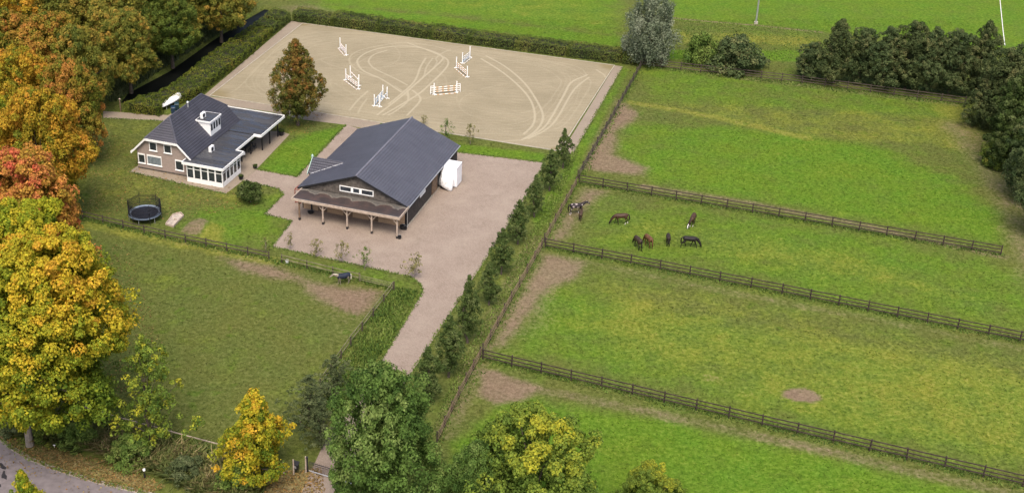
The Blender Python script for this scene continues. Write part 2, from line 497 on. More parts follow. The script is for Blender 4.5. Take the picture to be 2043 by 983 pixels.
POLY = [  # channel, strength, softness (m), outline on the photo
 ('dirt', 1.15, 2.6, [(1235, 200), (1272, 225), (1268, 240), (1230, 262), (1225, 308), (1290, 335), (1285, 350), (1160, 338), (1185, 290), (1205, 255)]),
 ('dirt', .92, 3.0, [(1165, 372), (1215, 380), (1180, 410), (1158, 440), (1140, 470), (1105, 485), (1095, 475), (1128, 420)]),
 ('dirt', 1.15, 2.6, [(1085, 505), (1168, 522), (1150, 552), (1090, 580), (1045, 640), (1005, 690), (983, 690), (1030, 600), (1070, 540)]),
 ('dirt', .60, 5.0, [(1030, 600), (1110, 580), (1095, 650), (1030, 690), (995, 698)]),
 ('dirt', .98, 1.4, [(957, 735), (990, 738), (1085, 772), (1040, 803), (985, 808), (950, 785)]),
 ('dirt', 1.0, 1.0, [(1558, 780), (1580, 772), (1610, 773), (1636, 786), (1642, 797), (1622, 803), (1590, 801), (1563, 792)]),
 ('dirt', .42, 3.0, [(1370, 735), (1420, 735), (1500, 770), (1540, 790), (1470, 785), (1400, 765)]),
 ('dirt', 1.05, 2.4, [(440, 512), (540, 530), (650, 566), (762, 580), (735, 625), (705, 630), (640, 602), (590, 562), (490, 545)]),
 ('dirt', .48, 4.0, [(600, 575), (762, 582), (720, 660), (690, 690), (650, 640)]),
 ('dirt', .75, 1.0, [(360, 462), (385, 436), (405, 434), (420, 442), (400, 470), (375, 470)]),
 ('dirt', .60, 2.0, [(885, 880), (960, 735), (950, 700), (870, 860)]),
 ('dirt', .75, 3.0, [(520, 960), (560, 925), (650, 925), (670, 990), (620, 1040), (480, 1010)]),
 ('dirt', .55, 3.0, [(540, 12), (640, 5), (700, 30), (620, 35), (580, 30)]),
 ('dry', .85, 1.5, [(395, 475), (420, 440), (450, 455), (440, 485)]),
 ('dry', .45, 8.0, [(220, 245), (300, 250), (275, 330), (360, 360), (520, 385), (560, 380), (500, 410), (330, 420), (190, 430), (160, 330)]),
 ('dry', .50, 9.0, [(1250, 560), (1700, 660), (2100, 740), (2100, 960), (1800, 870), (1450, 790), (1250, 720), (1150, 650)]),
 ('dry', .48, 7.0, [(1220, 410), (1330, 440), (1500, 470), (1700, 510), (1900, 560), (2050, 640), (1700, 560), (1400, 510), (1180, 470)]),
 ('dry', .75, 6.0, [(1850, 200), (1930, 215), (1990, 310), (1950, 300), (1890, 240)]),
 ('dry', .40, 5.0, [(1265, 200), (1600, 215), (1900, 230), (1940, 300), (1600, 275), (1280, 215)]),
 ('dry', .60, 3.0, [(1340, 60), (1640, 75), (1620, 95), (1480, 85), (1350, 90)]),
 ('dry', .35, 6.0, [(1080, -5), (1250, 20), (1240, 60), (1000, 30), (800, 0)]),
 ('dry', .45, 4.0, [(500, 215), (640, 235), (640, 262), (560, 270)]),
 ('lush', .95, 3.0, [(512, 338), (560, 290), (625, 262), (690, 249), (600, 352)]),
 ('lush', .70, 6.0, [(360, 425), (500, 400), (560, 385), (575, 430), (545, 490), (470, 490), (380, 470)]),
 ('lush', .90, 6.0, [(1240, 240), (1500, 255), (1750, 290), (1900, 350), (2000, 430), (1995, 485), (1300, 365), (1230, 310)]),
 ('lush', .72, 9.0, [(1170, 385), (1600, 440), (2100, 540), (2100, 680), (1500, 565), (1180, 500)]),
 ('lush', .70, 9.0, [(1080, 560), (1500, 640), (2100, 760), (2100, 960), (1500, 830), (990, 700)]),
 ('lush', 1.0, 4.0, [(1010, 790), (1300, 830), (1600, 900), (2150, 1020), (2150, 1150), (880, 1150), (900, 880)]),
 ('lush', .55, 6.0, [(1280, 130), (1900, 200), (1900, 240), (1270, 205)]),
 ('lush', 1.0, 4.0, [(620, 5), (900, 35), (1240, 72), (1240, 95), (900, 58), (640, 22)]),
 ('lush', .9, 7.0, [(600, -60), (1240, -60), (1240, 75), (900, 30), (640, 12)]),
 ('lush', .95, 2.0, [(1330, 100), (1640, 100), (1640, 125), (1300, 118)]),
 ('lush', .85, 6.0, [(1340, -10), (2200, -60), (2200, 120), (1660, 66), (1340, 40)]),
 ('lush', .90, 1.5, [(900, 285), (1090, 305), (1085, 323), (905, 302)]),
 ('lush', .75, 1.5, [(1145, 300), (1243, 135), (1255, 140), (1160, 330), (1080, 460), (1060, 440)]),
 ('lush', .60, 3.0, [(545, 500), (820, 553), (845, 578), (760, 720), (700, 720), (785, 582), (720, 560)]),
 ('litter', .66, 2.0, [(0, 840), (40, 885), (120, 895), (260, 935), (330, 965), (300, 980), (200, 962), (100, 932), (40, 903), (0, 872)]),
 ('litter', .6, 2.0, [(530, 945), (640, 935), (640, 983), (520, 983)]),
 ('litter', .50, 4.0, [(0, 600), (120, 760), (60, 880), (0, 840)]),
 ('litter', .40, 5.0, [(200, 250), (240, 245), (200, 430), (160, 420)]),
]
LINE = [  # channel, strength, half width (m), softness, route on the photo
 ('dirt', .55, .2, 1.6, [(1060, 772), (1300, 823), (1600, 888), (2043, 992), (2200, 1030)]),
 ('dirt', .42, .2, 1.6, [(1165, 522), (1500, 592), (1800, 648), (2060, 700)]),
 ('dirt', .62, .25, 1.3, [(1285, 372), (1500, 405), (1700, 445), (2000, 512)]),
 ('dirt', .52, 1.0, 5.0, [(1915, 255), (1960, 300), (2000, 360), (2043, 430), (2080, 560)]),
 ('dirt', .45, .4, 1.5, [(1290, 128), (1500, 158), (1900, 207)]),
 ('dry', .85, .3, 1.2, [(1262, 205), (1420, 232), (1610, 275)]),
 ('dirt', .38, .2, .9, [(1262, 205), (1420, 232), (1610, 275)]),
 ('dry', .70, .4, 1.5, [(180, 448), (300, 475), (540, 520)]),
 ('dirt', .40, .3, 1.0, [(330, 478), (450, 500), (540, 522)]),
 ('dirt', .50, .8, 1.5, [(1075, 480), (1000, 620), (960, 700), (890, 860)]),
 ('dirt', .75, .15, .6, [(1280, 30), (1400, 42), (1520, 52), (1640, 65)]),
]
DITCH = gp([(236, 204), (335, 176), (405, 116), (485, 66), (548, 24), (530, 12), (480, 40), (420, 78), (340, 135), (255, 180)])
def axis(lo, hi, step, far):
    a = list(np.arange(lo, hi + 1e-6, step))
    g, x = step, hi
    out = []
    while x < far:
        g *= 1.7; x += g; out.append(x)
    g, x = step, lo
    pre = []
    while x > -far:
        g *= 1.7; x -= g; pre.append(x)
    return np.array(pre[::-1] + a + out)
GX, GY = axis(-80, 126, 0.5, 3500), axis(78, 246, 0.5, 3500)
XX, YY = np.meshgrid(GX, GY)
P2 = np.stack([XX.ravel(), YY.ravel()], 1)
near = (P2[:, 0] > -82) & (P2[:, 0] < 128) & (P2[:, 1] > 76) & (P2[:, 1] < 250)
Pn = P2[near]
MK = {k: np.zeros(len(Pn)) for k in ('dirt', 'dry', 'lush', 'litter')}
for ch, st, so, pts in POLY:
    so = so * (1.8 if ch == 'dirt' and so > 1.2 else 1.0)
    MK[ch] = np.maximum(MK[ch], st * sst(poly_sd(Pn, gp(pts)), -so / 2, so / 2))
for ch, st, hw, so, pts in LINE:
    MK[ch] = np.maximum(MK[ch], st * (1 - sst(line_d(Pn, gp(pts)), hw, hw + so)))
full = np.zeros((len(P2), 4), np.float32)
full[:, 2] = 0.45
full[:, 3] = 0
for i, ch in enumerate(('dirt', 'dry', 'lush', 'litter')): full[near, i] = np.maximum(MK[ch], np.where(Pn @ UA > G2(1000, 620) @ UA - 1, .22, .04)) if ch == 'lush' else MK[ch]
Z = np.zeros(len(P2))
zd = poly_sd(Pn, DITCH)
Z[near] -= 1.1 * sst(zd, -0.6, 0.6)
mc = G2(396, 452)
Z[near] += 0.42 * np.exp(-((np.linalg.norm(Pn - mc, axis=1) / 1.5) ** 2))
nx, ny = len(GX), len(GY)
idx = np.arange(nx * ny).reshape(ny, nx)
F = np.stack([idx[:-1, :-1], idx[:-1, 1:], idx[1:, 1:], idx[1:, :-1]], -1).reshape(-1, 4)
props(link('ground', np_mesh('ground', np.column_stack([P2, Z]), F, M['ground'], {'mask': full}, True)), 'flat green pasture with worn brown patches across the whole holding', None, None, 'structure')

def sheet(name, pts, z, mat, label=None, thick=0.0, world=False):
    poly = [tuple(p) for p in (pts if world else gp(pts))]
    mb = MB()
    mb.prism(poly, z - 0.3, z)
    o = mb.build(name, mat)
    return props(o, label, None, None, 'structure')
sheet('ditch_water', [(225, 212), (340, 178), (410, 120), (490, 68), (560, 20), (530, 5), (478, 36), (415, 74), (335, 130), (240, 185)], -0.55, M['water'], 'dark water in the ditch between hedge and wood')
# paved yard and drive (one brick surface), house patio, paths
COURT = [(560, 1050), (600, 983), (655, 865), (750, 738), (845, 579), (838, 566), (820, 552), (543, 492), (582, 441), (527, 427), (566, 388), (553, 376), (484, 361), (512, 338), (592, 353), (690, 249), (735, 262), (905, 303), (1088, 325), (1062, 372), (1000, 470), (905, 615), (820, 745), (700, 920), (665, 983), (650, 1062)]
sheet('brick_yard', COURT, 0.012, M['paver'], 'reddish brick yard and driveway around the stable')
PATIO = [(257, 343), (288, 322), (400, 345), (480, 300), (530, 262), (560, 262), (578, 268), (512, 337.5), (484.5, 360.5), (450, 387)]
sheet('patio', PATIO, 0.016, M['path'], 'brick patio strip around the house')
sheet('garden_path', [(206, 222), (335, 230), (398, 199), (418, 193), (345, 243), (206, 236)], 0.012, M['path'], 'pale path in front of the hedge end')
sheet('arena_path', [(398, 198.5), (582, 42), (604, 46.5), (420, 192.5)], 0.013, M['path'], 'pale path between hedge and riding arena')
sheet('side_path', [(1118, 308), (1144, 306), (1243, 133), (1227, 131)], 0.013, M['path'], 'pale path along the right side of the arena')
sheet('front_path', [(420, 193), (640, 222), (760, 242), (752, 262), (688, 249), (600, 238), (545, 224), (410, 205)], 0.008, M['path'], 'pale path along the house side of the arena')

# ---- riding arena with wheel tracks
AR = np.array(gp([(419, 191), (604, 47), (1226, 131), (1116, 302)]))
def arena_grid(step=0.13):
    n1 = int(np.linalg.norm(AR[3] - AR[0]) / step); n2 = int(np.linalg.norm(AR[1] - AR[0]) / step)
    s = np.linspace(0, 1, n1)[None, :, None]; t = np.linspace(0, 1, n2)[:, None, None]
    P = (1 - t) * ((1 - s) * AR[0] + s * AR[3]) + t * ((1 - s) * AR[1] + s * AR[2])
    P = P.reshape(-1, 2)
    tr = np.zeros(len(P))
    def curve(pts, wgt=1.0, hw=0.05):
        q = np.array(pts, float); out = []
        q = np.vstack([2 * q[0] - q[1], q, 2 * q[-1] - q[-2]])
        for i in range(1, len(q) - 2):
            for u in np.linspace(0, 1, 9)[:-1]:
                a, b, c, d = q[i - 1], q[i], q[i + 1], q[i + 2]
                out.append(0.5 * ((2 * b) + (c - a) * u + (2 * a - 5 * b + 4 * c - d) * u * u + (3 * b - a - 3 * c + d) * u ** 3))
        out.append(q[-2])
        g = np.array(gp(out))
        lo, hi = g.min(0) - 1, g.max(0) + 1
        sel = np.where((P[:, 0] > lo[0]) & (P[:, 0] < hi[0]) & (P[:, 1] > lo[1]) & (P[:, 1] < hi[1]))[0]
        d = line_d(P[sel], g)
        tr[sel] = np.maximum(tr[sel], wgt * (1 - sst(d, hw, hw + 0.22)))
    def zc(pts): return [(640 + x / 5.782, 60 + y / 5.782) for x, y in pts]
    curve(zc([(930, 720), (700, 570), (500, 480), (430, 400), (430, 340), (520, 270), (680, 215), (900, 190), (1100, 200), (1290, 250), (1400, 310), (1390, 360), (1250, 490), (1100, 620), (930, 770), (650, 983)]))
    curve(zc([(1000, 640), (850, 560), (640, 460), (560, 390), (560, 340), (620, 285), (760, 240)]), .8)
    curve(zc([(690, 560), (480, 500), (370, 430), (330, 370), (340, 310), (420, 250), (600, 200), (800, 165), (1000, 150), (1300, 190), (1500, 240)]), .6)
    curve(zc([(1000, 150), (1290, 260), (1440, 330), (1470, 390), (1420, 470), (1300, 590), (1130, 740), (900, 880), (720, 983)]))
    curve(zc([(1210, 330), (1150, 430), (1110, 540), (1060, 620), (930, 740), (780, 860)]), .9)
    curve(zc([(1290, 330), (1220, 430), (1190, 530), (1120, 610)]), .7)
    curve(zc([(1500, 230), (1400, 270), (1330, 330), (1340, 370), (1300, 440)]), .6)
    curve(zc([(1000, 700), (1010, 790), (980, 850), (860, 940), (780, 983)]), .9)
    curve(zc([(1060, 700), (1140, 770), (1140, 830), (1050, 930), (1000, 983)]), .9)
    curve(zc([(860, 650), (960, 720), (1000, 760)]), .6)
    curve(zc([(540, 710), (430, 810), (330, 930)]), .8)
    curve(zc([(530, 800), (470, 880), (430, 960)]), .7)
    curve([(970, 112), (1010, 135), (1045, 165), (1067, 195), (1082, 225), (1081, 245), (1065, 265), (1040, 280)])
    curve([(960, 118), (1000, 143), (1035, 172), (1058, 200), (1067, 228), (1063, 250), (1045, 268)])
    curve([(1040, 280), (1060, 272), (1085, 255), (1100, 235), (1125, 190), (1140, 165), (1172, 150)])
    curve([(1055, 277), (1085, 262), (1105, 245), (1120, 222), (1140, 187), (1155, 170), (1175, 155)], .9)
    curve([(1170, 150), (1160, 138), (1130, 128), (1080, 120), (1000, 108), (900, 95)], .45)
    curve([(1190, 140), (1205, 150), (1208, 155)], .8)
    curve([(430, 195), (470, 180), (520, 130), (570, 85), (640, 65), (760, 72), (900, 92)], .45)
    curve([(445, 200), (500, 190), (600, 210), (760, 235)], .4)
    curve([(960, 285), (1000, 282), (1040, 280)], .6)
    rg = np.random.default_rng(5)
    cen_ = np.array([830.0, 165.0])
    for m_ in range(26):
        if m_ < 9:      # rounds along the outer track
            f_ = .80 + .017 * m_ + rg.normal(0, .01); q_ = []
            for a_ in np.linspace(0, 2 * math.pi, 25):
                x_ = np.sign(math.cos(a_)) * abs(math.cos(a_)) ** .55 * f_ + rg.normal(0, .006); y_ = np.sign(math.sin(a_)) * abs(math.sin(a_)) ** .55 * f_ + rg.normal(0, .01)
                s_, t_ = .5 + x_ * .5, .5 + y_ * .5
                w_ = (1 - t_) * ((1 - s_) * AR[0] + s_ * AR[3]) + t_ * ((1 - s_) * AR[1] + s_ * AR[2])
                q_.append(proj((w_[0], w_[1], 0))[:2])
        else:           # wide circles ridden anywhere
            s0, t0 = rg.uniform(.2, .8), rg.uniform(.25, .75); rr0 = rg.uniform(4, 11); a0 = rg.uniform(0, 6.28); q_ = []
            c0 = (1 - t0) * ((1 - s0) * AR[0] + s0 * AR[3]) + t0 * ((1 - s0) * AR[1] + s0 * AR[2])
            for a_ in np.linspace(a0, a0 + rg.uniform(2.2, 5.5), 14):
                w_ = c0 + rr0 * (1 + .15 * math.sin(2 * a_ + a0)) * np.array([math.cos(a_), math.sin(a_)]); q_.append(proj((w_[0], w_[1], 0))[:2])
        curve(q_, rg.uniform(.22, .42), .07)
    e0 = np.minimum(seg_dist(P, AR[0], AR[1]), np.minimum(seg_dist(P, AR[2], AR[3]), np.minimum(seg_dist(P, AR[1], AR[2]), seg_dist(P, AR[0], AR[3]))))
    weed = 0.5 * (1 - sst(e0, 0.1, 0.7))
    for c, r in ((AR[0], 5.0), (AR[2], 4.0), (AR[1], 2.5), (AR[3], 2.5)):
        weed = np.maximum(weed, 0.8 * (1 - sst(np.linalg.norm(P - c, axis=1), r * .3, r)))
    rel = 0.012 * np.sin((P @ UB) * 6.0 + 2 * np.sin(P @ UA * 0.4)) * (1 - tr)
    z = 0.035 + rel + 0.02 * tr
    idx = np.arange(n1 * n2).reshape(n2, n1)
    F = np.stack([idx[:-1, :-1], idx[:-1, 1:], idx[1:, 1:], idx[1:, :-1]], -1).reshape(-1, 4)
    mk = np.zeros((len(P), 4)); mk[:, 0] = tr; mk[:, 1] = weed
    return np_mesh('riding_arena', np.column_stack([P, z]), F, M['sand'], {'mask': mk}, True)
arena = props(link('riding_arena', arena_grid()), 'sand riding arena crossed by curving wheel tracks', None, None, 'structure')
def edging(a, b, name='edging', parent=None, wdt=0.12, h=0.09, mat=None):
    a, b = np.array(a), np.array(b); d = (b - a) / np.linalg.norm(b - a); n = np.array([-d[1], d[0]]) * wdt / 2
    return MB().prism([a + n, b + n, b - n, a - n], -0.05, h).build(name, mat or M['kerb'], parent)
for i in range(4):
    a, b = AR[i], AR[(i + 1) % 4]
    edging(a, b, 'edging', arena)

# ---- road corner at bottom left
RD = [(-400, 740), (-90, 838), (0, 874), (22, 892), (60, 915), (120, 938), (200, 962), (300, 985), (420, 1012), (700, 1065), (1100, 1140), (1100, 1270), (300, 1115), (-90, 1025), (-400, 900)]
road = sheet('road', RD, 0.014, M['asphalt'], 'grey asphalt road curving through the lower left corner')
for a, b in zip(gp(RD[:10]), gp(RD[1:11])):
    edging(a, b, 'road_edge', road, 0.5, 0.018, M['asphalt_edge'])
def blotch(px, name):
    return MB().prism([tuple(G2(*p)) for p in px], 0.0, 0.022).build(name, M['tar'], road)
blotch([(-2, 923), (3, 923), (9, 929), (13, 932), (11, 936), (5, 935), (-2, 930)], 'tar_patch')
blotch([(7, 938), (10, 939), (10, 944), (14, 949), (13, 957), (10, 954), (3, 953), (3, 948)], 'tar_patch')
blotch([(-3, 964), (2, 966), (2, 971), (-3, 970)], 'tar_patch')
# ---- sports field line and lighting mast far behind
fl = np.array(gp([(1992, -30), (1997, 20), (2001, 60), (2005, 92)]))
mb = MB()
for a, b in zip(fl[:-1], fl[1:]):
    n = np.array([-(b - a)[1], (b - a)[0]]); n = n / np.linalg.norm(n) * 0.06
    mb.add([(*(a + n), 0.03), (*(a - n), 0.03), (*(b - n), 0.03), (*(b + n), 0.03)], [(0, 1, 2, 3)])
props(mb.build('field_line', M['offwhite']), 'white chalk line on the far sports field', None, None, 'structure')
mast = thing('light_mast', 'thin pale metal mast on the far sports field', 'mast', G(1508, 48))
MB().tube([(0, 0, 0), (0, 0, 6), (0, 0, 14)], [0.16, 0.13, 0.08], 10).build('pole', M['grey_metal'], mast)
MB().tube([(0, 0, 0), (0, 0, 0.4)], 0.35, 10).build('foot', M['kerb'], mast)
MB().box(-0.9, 0.9, -0.12, 0.12, 13.9, 14.1).build('crossbar', M['grey_metal'], mast)
for x in (-0.7, 0.7): MB().box(x - .25, x + .25, -.45, .12, 14.1, 14.45).build('floodlight', M['grey_metal'], mast)

# ================================================================== BUILDINGS
def tile_slope(name, o, a, s, poly, mat, parent, tw=0.30, th=0.36, label=None):
    """roof tiles laid in rows on a slope: o corner, a along the eave, s up the slope, poly in (a, s) metres"""
    o, a, s = np.array(o, float), np.array(a, float), np.array(s, float)
    a /= np.linalg.norm(a); s /= np.linalg.norm(s); n = np.cross(a, s)
    if n[2] < 0: n = -n
    pl = [np.array(p, float) for p in poly]
    amax = max(p[0] for p in pl); smax = max(p[1] for p in pl); amin = min(p[0] for p in pl)
    ia = np.arange(amin, amax - 0.02, tw); js = np.arange(0, smax - 0.02, th)
    A, Sg = np.meshgrid(ia, js)
    cen = np.column_stack([(A + tw / 2).ravel(), (Sg + th / 2).ravel()])
    ok = poly_sd(cen, pl) > 0.02
    A, Sg = A.ravel()[ok], Sg.ravel()[ok]
    k = len(A)
    xs = np.array([0, .25, .5, .75, 1.0]) * tw
    hs = np.array([0.0, 0.014, 0.02, 0.014, 0.0])
    V = []
    jit = RNG.normal(0, 0.004, k)
    for row, (ds, lift) in enumerate(((0.0, 0.035), (th + 0.03, 0.0), (0.0, 0.0))):
        for i in range(5):
            V.append(o + np.outer(A + xs[i], a) + np.outer(Sg + ds, s) + np.outer(0.012 + lift + (hs[i] if row < 2 else 0) + jit, n))
    V = np.stack(V, 1)          # (k, 15, 3)
    base = (np.arange(k) * 15)[:, None]
    f = []
    for i in range(4):
        f.append([i, i + 1, 5 + i + 1, 5 + i]); f.append([10 + i, 10 + i + 1, i + 1, i])
    Fq = (base[:, :, None] + np.array(f)[None]).reshape(-1, 4)
    ob = link(name, np_mesh(name, V.reshape(-1, 3), Fq, mat), parent)
    ob['kind'] = 'stuff'
    return ob
def ridge_caps(p, q, mat, parent, r=0.13, step=0.42):
    p, q = np.array(p, float), np.array(q, float)
    L = np.linalg.norm(q - p); d = (q - p) / L
    n = int(L / step)
    mb = MB()
    for i in range(n):
        a = p + d * (L * i / n); b = p + d * (L * (i + 1.12) / n)
        mb.tube([a, b], [r, r * 0.86], 8)
    ob = mb.build('ridge_caps', mat, parent); ob['kind'] = 'stuff'
    return ob
def window(parent, face, c, z0, z1, w0, off, fr=0.09, mull=0, name='window', pane='glass', sill=True, head=False):
    """face: '-v' front (looking to camera, plane v=off, c along u) or '+u' (plane u=off, c along v)"""
    def bx(mb, a0, a1, d0, d1, zz0, zz1):
        if face == '-v': mb.box(a0, a1, off - d1, off - d0, zz0, zz1)
        else: mb.box(off + d0, off + d1, a0, a1, zz0, zz1)
    a0, a1 = c - w0 / 2, c + w0 / 2
    m = MB()
    bx(m, a0, a0 + fr, 0.0, 0.06, z0, z1); bx(m, a1 - fr, a1, 0.0, 0.06, z0, z1)
    bx(m, a0 + fr, a1 - fr, 0.0, 0.06, z0, z0 + fr); bx(m, a0 + fr, a1 - fr, 0.0, 0.06, z1 - fr * (2.2 if head else 1), z1)
    for i in range(mull):
        x = a0 + (a1 - a0) * (i + 1) / (mull + 1)
        bx(m, x - fr / 2.5, x + fr / 2.5, 0.0, 0.055, z0 + fr, z1 - fr)
    win = m.build(name, M['white'], parent)
    p = MB(); bx(p, a0 + fr * .6, a1 - fr * .6, 0.002, 0.022, z0 + fr * .6, z1 - fr * .6)
    p.build('pane', M[pane], win)
    if sill:
        s = MB(); bx(s, a0 - .06, a1 + .06, 0.0, 0.13, z0 - 0.07, z0 - 0.003); s.build('sill', M['white'], win)
    return win

HO = G(445, 375)
house = thing('house', 'brick farmhouse with dark tiled half-hipped roof and white glazed sunroom', 'house', HO, SITE)
UL, UR, V0, V1, RU, RZ = -13.3, -5.25, 1.2, 14.4, -9.35, 7.0
EL, ER, EZL, EZR = -14.0, -4.95, 2.42, 2.72        # eave lines and heights
sl_r = (RZ - EZR) / (ER - RU); sl_l = (RZ - EZL) / (RU - EL)
HZ = 4.65
hl, hr = RU - (RZ - HZ) / sl_l, RU + (RZ - HZ) / sl_r    # where the half hip starts
zl = lambda u: RZ - (RU - u) * sl_l
zr = lambda u: RZ - (u - RU) * sl_r
gable = [(UL, 0), (UR, 0), (UR, zr(UR) - .08), (hr - .1, HZ - .15), (hl + .1, HZ - .15), (UL, zl(UL) - .08)]
wb = MB()
n = len(gable)
wb.add([(u, V0, z) for u, z in gable] + [(u, V1, z) for u, z in gable],
       [tuple(range(n)), tuple(range(n, 2 * n))[::-1]] + [(i, n + i, n + (i + 1) % n, (i + 1) % n) for i in range(n)])
wall = wb.build('wall', M['brick'], house)
MB().box(UL - .02, UR + .02, V0 - .02, V0 + .3, 0, 0.25).build('plinth', M['boards_grey'], wall)
v0, v1, rv0, rv1 = V0 - 0.35, V1 + 0.3, V0 + 2.3, V1 - 2.4
deck = MB()
deck.slab([(ER, v0, EZR), (ER, v1, EZR), (hr, v1, HZ), (RU, rv1, RZ), (RU, rv0, RZ), (hr, v0, HZ)], 0.14)
deck.slab([(EL, v1, EZL), (EL, v0, EZL), (hl, v0, HZ), (RU, rv0, RZ), (RU, rv1, RZ), (hl, v1, HZ)], 0.14)
deck.slab([(hl, v0, HZ), (hr, v0, HZ), (RU, rv0, RZ)], 0.14)
deck.slab([(hr, v1, HZ), (hl, v1, HZ), (RU, rv1, RZ)], 0.14)
hroof = deck.build('roof', M['tile'], house)
LR = math.hypot(RU - ER, RZ - EZR); LH = math.hypot(hr - ER, HZ - EZR)
tile_slope('roof_tiles', (ER, v0, EZR), (0, 1, 0), (RU - ER, 0, RZ - EZR), [(0, 0), (v1 - v0, 0), (v1 - v0, LH), (rv1 - v0, LR), (rv0 - v0, LR), (0, LH)], M['tile'], hroof)
LL = math.hypot(RU - EL, RZ - EZL); LHl = math.hypot(hl - EL, HZ - EZL)
tile_slope('roof_tiles', (EL, v0, EZL), (0, 1, 0), (RU - EL, 0, RZ - EZL), [(0, 0), (v1 - v0, 0), (v1 - v0, LHl), (rv1 - v0, LL), (rv0 - v0, LL), (0, LHl)], M['tile'], hroof)
Lh = math.hypot(rv0 - v0, RZ - HZ)
tile_slope('roof_tiles', (hl, v0, HZ), (1, 0, 0), (0, rv0 - v0, RZ - HZ), [(0, 0), (hr - hl, 0), (RU - hl, Lh)], M['tile'], hroof)
tile_slope('roof_tiles', (hl, v1, HZ), (1, 0, 0), (0, rv1 - v1, RZ - HZ), [(0, 0), (hr - hl, 0), (RU - hl, Lh)], M['tile'], hroof)
for p, q in (((RU, rv0, RZ + .05), (RU, rv1, RZ + .05)), ((hl, v0, HZ + .03), (RU, rv0, RZ + .05)), ((hr, v0, HZ + .03), (RU, rv0, RZ + .05)), ((hl, v1, HZ + .03), (RU, rv1, RZ + .05)), ((hr, v1, HZ + .03), (RU, rv1, RZ + .05))):
    ridge_caps(p, q, M['tile'], hroof)
def fascia(p, q, h=0.26, t=0.06, parent=house, mat='white', name='fascia'):
    p, q = Vector(p), Vector(q)
    d = (q - p); nn = Vector((d.y, -d.x, 0)).normalized() * t
    return MB().add([p + Vector((0, 0, .06)), q + Vector((0, 0, .06)), q - Vector((0, 0, h)), p - Vector((0, 0, h)), p + nn + Vector((0, 0, .06)), q + nn + Vector((0, 0, .06)), q + nn - Vector((0, 0, h)), p + nn - Vector((0, 0, h))],
                    [(0, 1, 2, 3), (7, 6, 5, 4), (0, 4, 5, 1), (1, 5, 6, 2), (2, 6, 7, 3), (3, 7, 4, 0)]).build(name, M[mat], parent)
fascia((EL, v0, EZL), (hl, v0, HZ)); fascia((hl, v0, HZ), (hr, v0, HZ)); fascia((hr, v0, HZ), (ER, v0, EZR))
fascia((EL, v1, EZL), (EL, v0, EZL), 0.16, 0.09, name='gutter')
# front windows
window(house, '-v', -12.65, 0.85, 2.25, 1.05, V0, head=True)
window(house, '-v', -10.72, 0.85, 2.25, 2.2, V0, pane='glass_lit', head=True)
window(house, '-v', -6.95, 0.75, 2.25, 1.25, V0, head=True)
window(house, '-v', -10.75, 2.95, 4.15, 1.15, V0)
window(house, '-v', -8.55, 2.95, 4.15, 1.15, V0)
# side wall under the canopy: glazed doors
for c in (6.6, 8.2, 10.3, 12.6): window(house, '+u', c, 0.1, 2.25, 1.2, UR, name='garden_door', sill=False)
# chimney vent on the ridge
vent = MB().lathe([(0.12, 6.75), (0.12, 7.35), (0.2, 7.36), (0.2, 7.5), (0.1, 7.62)], 10, (RU + .25, 7.9)).build('vent_pipe', M['grey_metal'], hroof)
# sunroom
sun_r = MB()
SU0, SU1, SV1, FZ = -5.22, 0.0, 5.0, 2.72
plinth_h = 0.62
mbx = MB().box(SU0, SU1, 0.0, 0.12, 0, plinth_h).box(SU1 - .12, SU1, 0.12, SV1, 0, plinth_h).box(SU0, SU0 + .12, 0.12, V0, 0, plinth_h)
sunroom = mbx.build('sunroom', M['white'], house)
MB().box(SU0, SU1 - .12, SV1 - .12, SV1, 0, 2.4).build('sunroom_back_wall', M['brick'], house)
MB().box(SU0 + .13, SU1 - .13, 0.13, SV1 - .13, 0.02, 0.08).build('sunroom_floor', M['wood_tan'], house)
def glazing(axis_, a0, a1, nwin, off):
    post = 0.2
    wdt = (a1 - a0) / nwin
    for i in range(nwin + 1):
        x = a0 + wdt * i
        x0, x1 = max(a0, x - post / 2), min(a1, x + post / 2)
        m = MB()
        if axis_ == 'u': m.box(x0, x1, 0.0, 0.12, plinth_h + .002, 2.36)
        else: m.box(off - .12, off, x0, x1, plinth_h + .002, 2.36)
        m.build('mullion', M['white'], sunroom)
    for i in range(nwin):
        x0, x1 = a0 + wdt * i + post / 2, a0 + wdt * (i + 1) - post / 2
        for z0, z1, nm in ((plinth_h + .05, 1.86, 'pane'), (1.96, 2.28, 'fanlight')):
            m = MB()
            if axis_ == 'u': m.box(x0 + .003, x1 - .003, 0.04, 0.06, z0, z1)
            else: m.box(off - .06, off - .04, x0 + .003, x1 - .003, z0, z1)
            m.build(nm, M['glass'], sunroom)
        m = MB()
        if axis_ == 'u': m.box(x0 + .003, x1 - .003, 0.02, 0.1, 1.87, 1.95)
        else: m.box(off - .1, off - .02, x0 + .003, x1 - .003, 1.87, 1.95)
        m.build('transom', M['white'], sunroom)
glazing('u', SU0, SU1, 5, 0)
glazing('v', 0.125, SV1, 5, SU1)
MB().box(SU0, SU1, 0.0, 0.12, 2.362, FZ - .2).box(SU1 - .12, SU1, .122, SV1, 2.362, FZ - .2).build('lintel', M['white'], sunroom)
